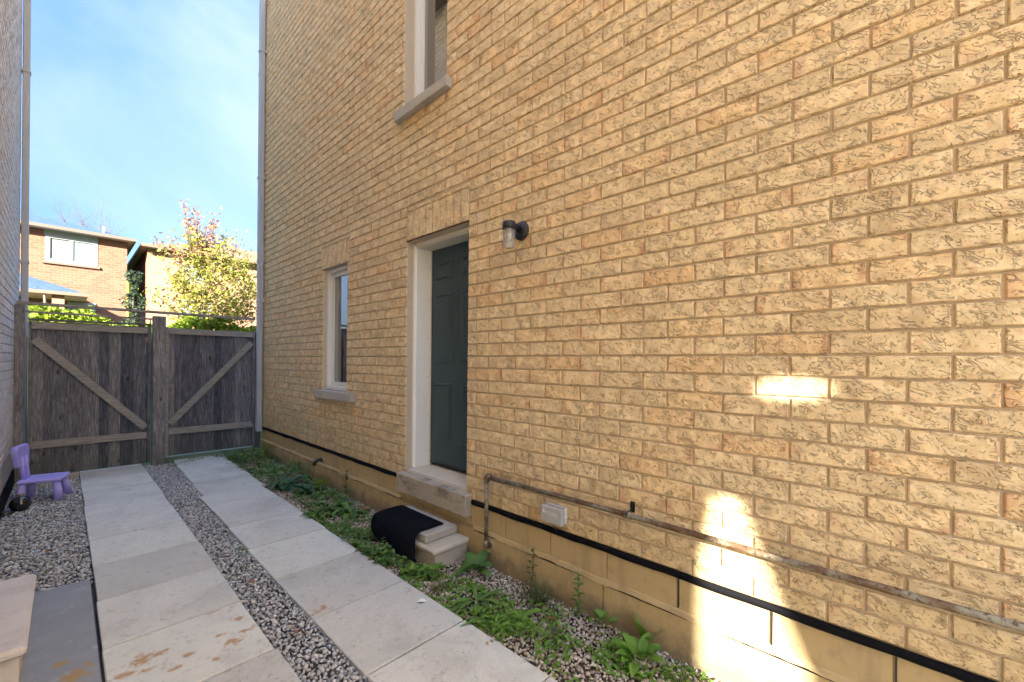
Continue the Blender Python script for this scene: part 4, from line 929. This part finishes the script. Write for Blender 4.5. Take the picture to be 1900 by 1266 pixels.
def plant(name, x, y, z, leaves, mat, label, cat='weed', group=None, stems=()):
    t = empty(name, (x, y, z)); m = MB()
    for (args, kw) in leaves:
        V, Fq = blade(*args, **kw); m.add(V, Fq, True)
    me = bpy.data.meshes.new('leaves'); me.from_pydata([tuple(v) for v in m.v], [], m.f); me.polygons.foreach_set('use_smooth', [True] * len(me.polygons)); me.materials.append(mat); link(bpy.data.objects.new('leaves', me), t)
    if stems:
        m = MB()
        for st in stems: m.tube(st, .0022, 5, cap=False)
        m.obj('stem', mat, t)
    tag(t, label, cat, group); return t
def rosette(n, L, W, el=(.2, .9), droop=.9, shape='leaf', wav=.0, stalk=.0, az=(0, 6.283), seed=0, n_=6):
    r = random.Random(seed); out_ = []
    for i in range(n):
        a = az[0] + (az[1] - az[0]) * (i + r.uniform(-.3, .3)) / n; e = r.uniform(*el); l = L * r.uniform(.65, 1.1)
        out_.append((((r.uniform(-.006, .006), r.uniform(-.006, .006), 0), (math.cos(a) * math.cos(e), math.sin(a) * math.cos(e), math.sin(e)), l, W * r.uniform(.75, 1.15), droop * r.uniform(.7, 1.2)), dict(n=n_, shape=shape, wav=wav, stalk=stalk * r.uniform(.6, 1.2))))
    return out_
plant('dock_plant', -.36, 5.08, .0, rosette(9, .24, .105, (.15, .8), 1.0, 'heart', .10, .06, seed=1), M_dock, 'broad blue green dock leaves spilling over the far paver edge')
plant('dock_plant', -.26, 4.72, .0, rosette(8, .20, .09, (.2, .9), 1.0, 'heart', .08, .05, seed=2), M_dock, 'broad green dock plant beside the yellow spurge')
plant('plantain_plant', -.42, 3.98, .0, rosette(9, .22, .05, (.15, .7), .8, 'leaf', .05, .02, (2.3, 6.9), seed=3), M_weed, 'long leaved weed reaching over the paver joint before the mat')
plant('plantain_plant', -.22, 3.78, .0, rosette(8, .21, .06, (.4, 1.1), 1.6, 'leaf', .05, .03, seed=4), M_weed, 'drooping long leaved weed behind the doormat')
plant('plantain_plant', -.14, 2.13, .0, rosette(7, .16, .09, (.4, 1.0), 1.1, 'heart', .05, .05, seed=5), M_weed, 'broad leaved plant at the near corner of the stone step')
plant('clover_patch', -.36, 2.30, .0, rosette(22, .045, .042, (.3, 1.0), .8, 'heart', 0, .06, seed=6), M_brightweed, 'bright round leaved weeds in front of the stone step')
plant('clover_patch', -.46, 2.42, .0, rosette(18, .04, .04, (.3, 1.0), .8, 'heart', 0, .05, seed=16), M_brightweed, 'small bright leaved weeds where the doormat touches the ground')
plant('dandelion', -.36, 1.86, .0, rosette(13, .17, .032, (.2, .7), .9, 'leaf', .16, .02, seed=7), M_weed, 'jagged dandelion rosette on pebbles in front of the gas pipe')
plant('dandelion', -.44, 1.68, .0, rosette(11, .15, .028, (.2, .6), .9, 'leaf', .16, .02, seed=8), M_weed, 'smaller jagged rosette touching the edge of the near right paver')
plant('dandelion', -.30, 1.55, .0, rosette(9, .10, .035, (.3, .8), .9, 'leaf', .1, .02, seed=18), M_brightweed, 'light green rosette beside the wispy grass tuft')
plant('spurge_plant', -.17, 4.56, .0, [(((r_.uniform(-.07, .07), r_.uniform(-.07, .07), r_.uniform(.08, .17)), (r_.uniform(-1, 1), r_.uniform(-1, 1), r_.uniform(0, 1)), .03, .018, .4), dict(n=3, shape='leaf')) for r_ in [random.Random(9)] for _ in range(130)], M_spurge, 'bushy yellow green spurge beside the dock leaves')
# tall dry weed at the wall
plant('dry_weed', -.03, 4.28, .0, [(((0, 0, .03 + .028 * i), (math.cos(i * 2.2) * .5, math.sin(i * 2.2) * .5, .8), .09, .02, .5), dict(n=4, shape='leaf')) for i in range(9)], M_dry, 'tall browning weed standing against the foundation left of the door', stems=[[(0, 0, 0), (.005, .01, .15), (0, 0, .30)]])
plant('tall_weed', -.07, 1.34, .0, [(((.004 * math.sin(i), .004 * math.cos(i), .02 + .012 * i), (math.cos(i * 2.4), math.sin(i * 2.4), .55), .055 - .0012 * i, .019, .6), dict(n=3, shape='leaf')) for i in range(20)], M_weed, 'upright leafy weed at the wall below the pipe clip', stems=[[(0, 0, 0), (.004, 0, .13), (0, 0, .26)]])
plant('tall_weed', -.05, 1.70, .0, [(((.004 * math.sin(i), .004 * math.cos(i), .03 + .014 * i), (math.cos(i * 2.4), math.sin(i * 2.4), .5), .045, .014, .6), dict(n=3, shape='leaf')) for i in range(17)], M_grass, 'thin upright weed growing from the wispy grass at the wall', stems=[[(0, 0, 0), (.01, 0, .15), (.02, 0, .28)]])
plant('broadleaf_weed', -.05, 1.20, .0, rosette(6, .075, .045, (.6, 1.2), .6, 'leaf', 0, .07, seed=11), M_brightweed, 'pair of round bright leaves at the wall beside the leafy weed')
plant('broadleaf_weed', -.03, .96, .0, rosette(6, .105, .055, (.7, 1.3), .5, 'leaf', 0, .07, seed=12), M_brightweed, 'upright bright broad leaves at the wall left of the sunlit patch')
plant('broadleaf_weed', -.17, .93, .0, rosette(14, .12, .06, (.4, 1.2), .7, 'leaf', .03, .05, seed=13), M_brightweed, 'large bright leafy weed at the bottom edge of the bed')
plant('broadleaf_weed', -.02, 3.32, .0, rosette(5, .09, .04, (.5, 1.2), .5, 'leaf', 0, .04, seed=14), M_brightweed, 'small bright weed in the corner behind the stone step')
plant('broadleaf_weed', -.14, 6.6, .0, rosette(14, .06, .03, (.5, 1.3), .5, 'leaf', 0, .12, seed=15), M_spurge, 'yellowish tall weed beneath the downspout outlet')
def tuft(x, y, n, L, seed, label, mat=M_grass):
    r = random.Random(seed); lv = []
    for _ in range(n):
        a = r.uniform(0, 6.28); e = r.uniform(.7, 1.5); lv.append((((r.uniform(-.04, .04), r.uniform(-.04, .04), 0), (math.cos(a) * math.cos(e), math.sin(a) * math.cos(e), math.sin(e)), L * r.uniform(.5, 1.1), .004, 1.3), dict(n=4, shape='grass')))
    return plant('grass_tuft', x, y, 0, lv, mat, label, 'grass')
tuft(-.10, 1.60, 130, .20, 21, 'wispy grass tuft against the wall below the utility box')
tuft(-.30, 1.30, 40, .12, 22, 'thin grass tuft on pebbles between bed and wall')
tuft(-.10, 4.72, 90, .2, 23, 'fine dark grass tuft at the foundation below the drain elbow')
tuft(-.16, .70, 40, .16, 24, 'sparse grass at the bottom edge of the bed near the sunlit wall')
tuft(-.44, 2.12, 50, .12, 26, 'dry grass straggling in front of the stone step')
# ground-cover weeds: a mass nobody could count
def cover(n, regions, L, mat, name, seed, label, zb=0.0):
    rs = np.random.RandomState(seed); m = MB(); r = random.Random(seed)
    V_ = []; F_ = []
    tot = sum(a[4] for a in regions)
    for (x0, y0, x1, y1, wgt, hmax) in regions:
        for _ in range(int(n * wgt / tot)):
            x = r.uniform(x0, x1); y = r.uniform(y0, y1)
            if math.sin(x * 23 + y * 7) + math.sin(y * 17 - x * 11 + seed) < -.5: continue
            h = r.uniform(.0, hmax) * (0.5 + .5 * math.sin(y * 5 + seed)) + .005; a = r.uniform(0, 6.28); e = r.uniform(-.1, .9)
            V, Fq = blade((x, y, zb + h), (math.cos(a) * math.cos(e), math.sin(a) * math.cos(e), math.sin(e)), L * r.uniform(.5, 1.2), L * r.uniform(.3, .55), r.uniform(.4, 1.2), n=3, shape='leaf')
            k_ = len(V_); V_ += [tuple(v) for v in V]; F_ += [tuple(i + k_ for i in q) for q in Fq]
    me = bpy.data.meshes.new(name); me.from_pydata(V_, [], F_); me.materials.append(mat); me.polygons.foreach_set('use_smooth', [True] * len(me.polygons)); o = link(bpy.data.objects.new(name, me)); tag(o, label, 'weeds', None, 'stuff'); return o
cover(4600, [(-.48, 5.2, -.03, 7.3, 3.9, .20), (-.46, 4.1, -.05, 5.2, 1.6, .12), (-.55, 3.0, -.33, 4.1, 1.7, .11), (-.33, 3.2, -.06, 4.1, .8, .08), (-.56, 2.25, -.36, 3.0, 1.2, .08)], .052, M_weed, 'weeds', 31, 'mixed green ground cover weeds along the far wall bed')
cover(1500, [(-.56, 1.45, -.22, 2.3, 1.5, .06), (-.50, 1.0, -.12, 1.6, .8, .045), (-.30, .6, -.03, 1.1, .5, .05)], .040, M_brightweed, 'weeds', 32, 'scattered small bright weeds among the near pebbles')
cover(900, [(-1.16, 6.9, -.2, 7.38, 1, .07), (-.56, 6.6, -.3, 7.35, 1, .08)], .04, M_weed, 'weeds', 33, 'dark green weeds at the foot of the fence')
cover(260, [(-1.20, 3.3, -1.12, 4.1, 1, .01), (-1.0, 2.33, -.6, 2.36, .12, .005)], .02, M_brightweed, 'weeds', 34, 'tiny moss tufts in the gravel strip and slab joint')
# leaf litter, twigs
def litter(x, y, s, mat, label, name='fallen_leaf', z=.036):
    m = MB(); V, Fq = blade((-s / 2, 0, 0), (1, .1, .25), s, s * .6, .6, n=4, shape='leaf'); m.add(V, Fq, True)
    me = bpy.data.meshes.new(name); me.from_pydata([tuple(v) for v in m.v], [], m.f); me.materials.append(mat); o = link(bpy.data.objects.new(name, me)); o.location = (x, y, z); o.rotation_euler = (0, 0, R.uniform(0, 6)); tag(o, label, 'leaf' if 'leaf' in name else 'litter'); return o
M_dead = simple('dead_leaf', (.30, .13, .06), .8, .2, noise=(30, .3)); M_paper = simple('white_paper', (.75, .8, .82), .6, .3); M_yel = simple('yellow_leaf', (.55, .40, .12), .8, .2)
litter(-.62, 2.06, .055, M_paper, 'scrap of white paper on the right paver row beside the weeds', 'paper_scrap')
litter(-.60, 1.52, .02, M_yel, 'tiny yellow leaf on the near right paver')
litter(-1.22, 2.30, .03, M_dead, 'orange brown fallen leaf on gravel beside the stained paver', z=.03)
litter(-1.24, 3.02, .045, M_dead, 'rust coloured leaf lying on the gravel strip further up', z=.03)
litter(-.18, 4.05, .10, M_dead, 'large brown dead leaf among weeds behind the mat', z=.03)
litter(-.10, 3.72, .09, M_dead, 'brown curled leaf at the foundation behind the step', z=.03)
litter(-2.12, 4.55, .05, M_dead, 'brown leaf on the gravel near the slate slab', z=.03)
litter(-2.02, 4.40, .035, M_dead, 'second smaller brown leaf nearer the slate slab', z=.03)
litter(-.22, 1.42, .045, M_dead, 'reddish dead leaf beside the wispy grass', z=.03)
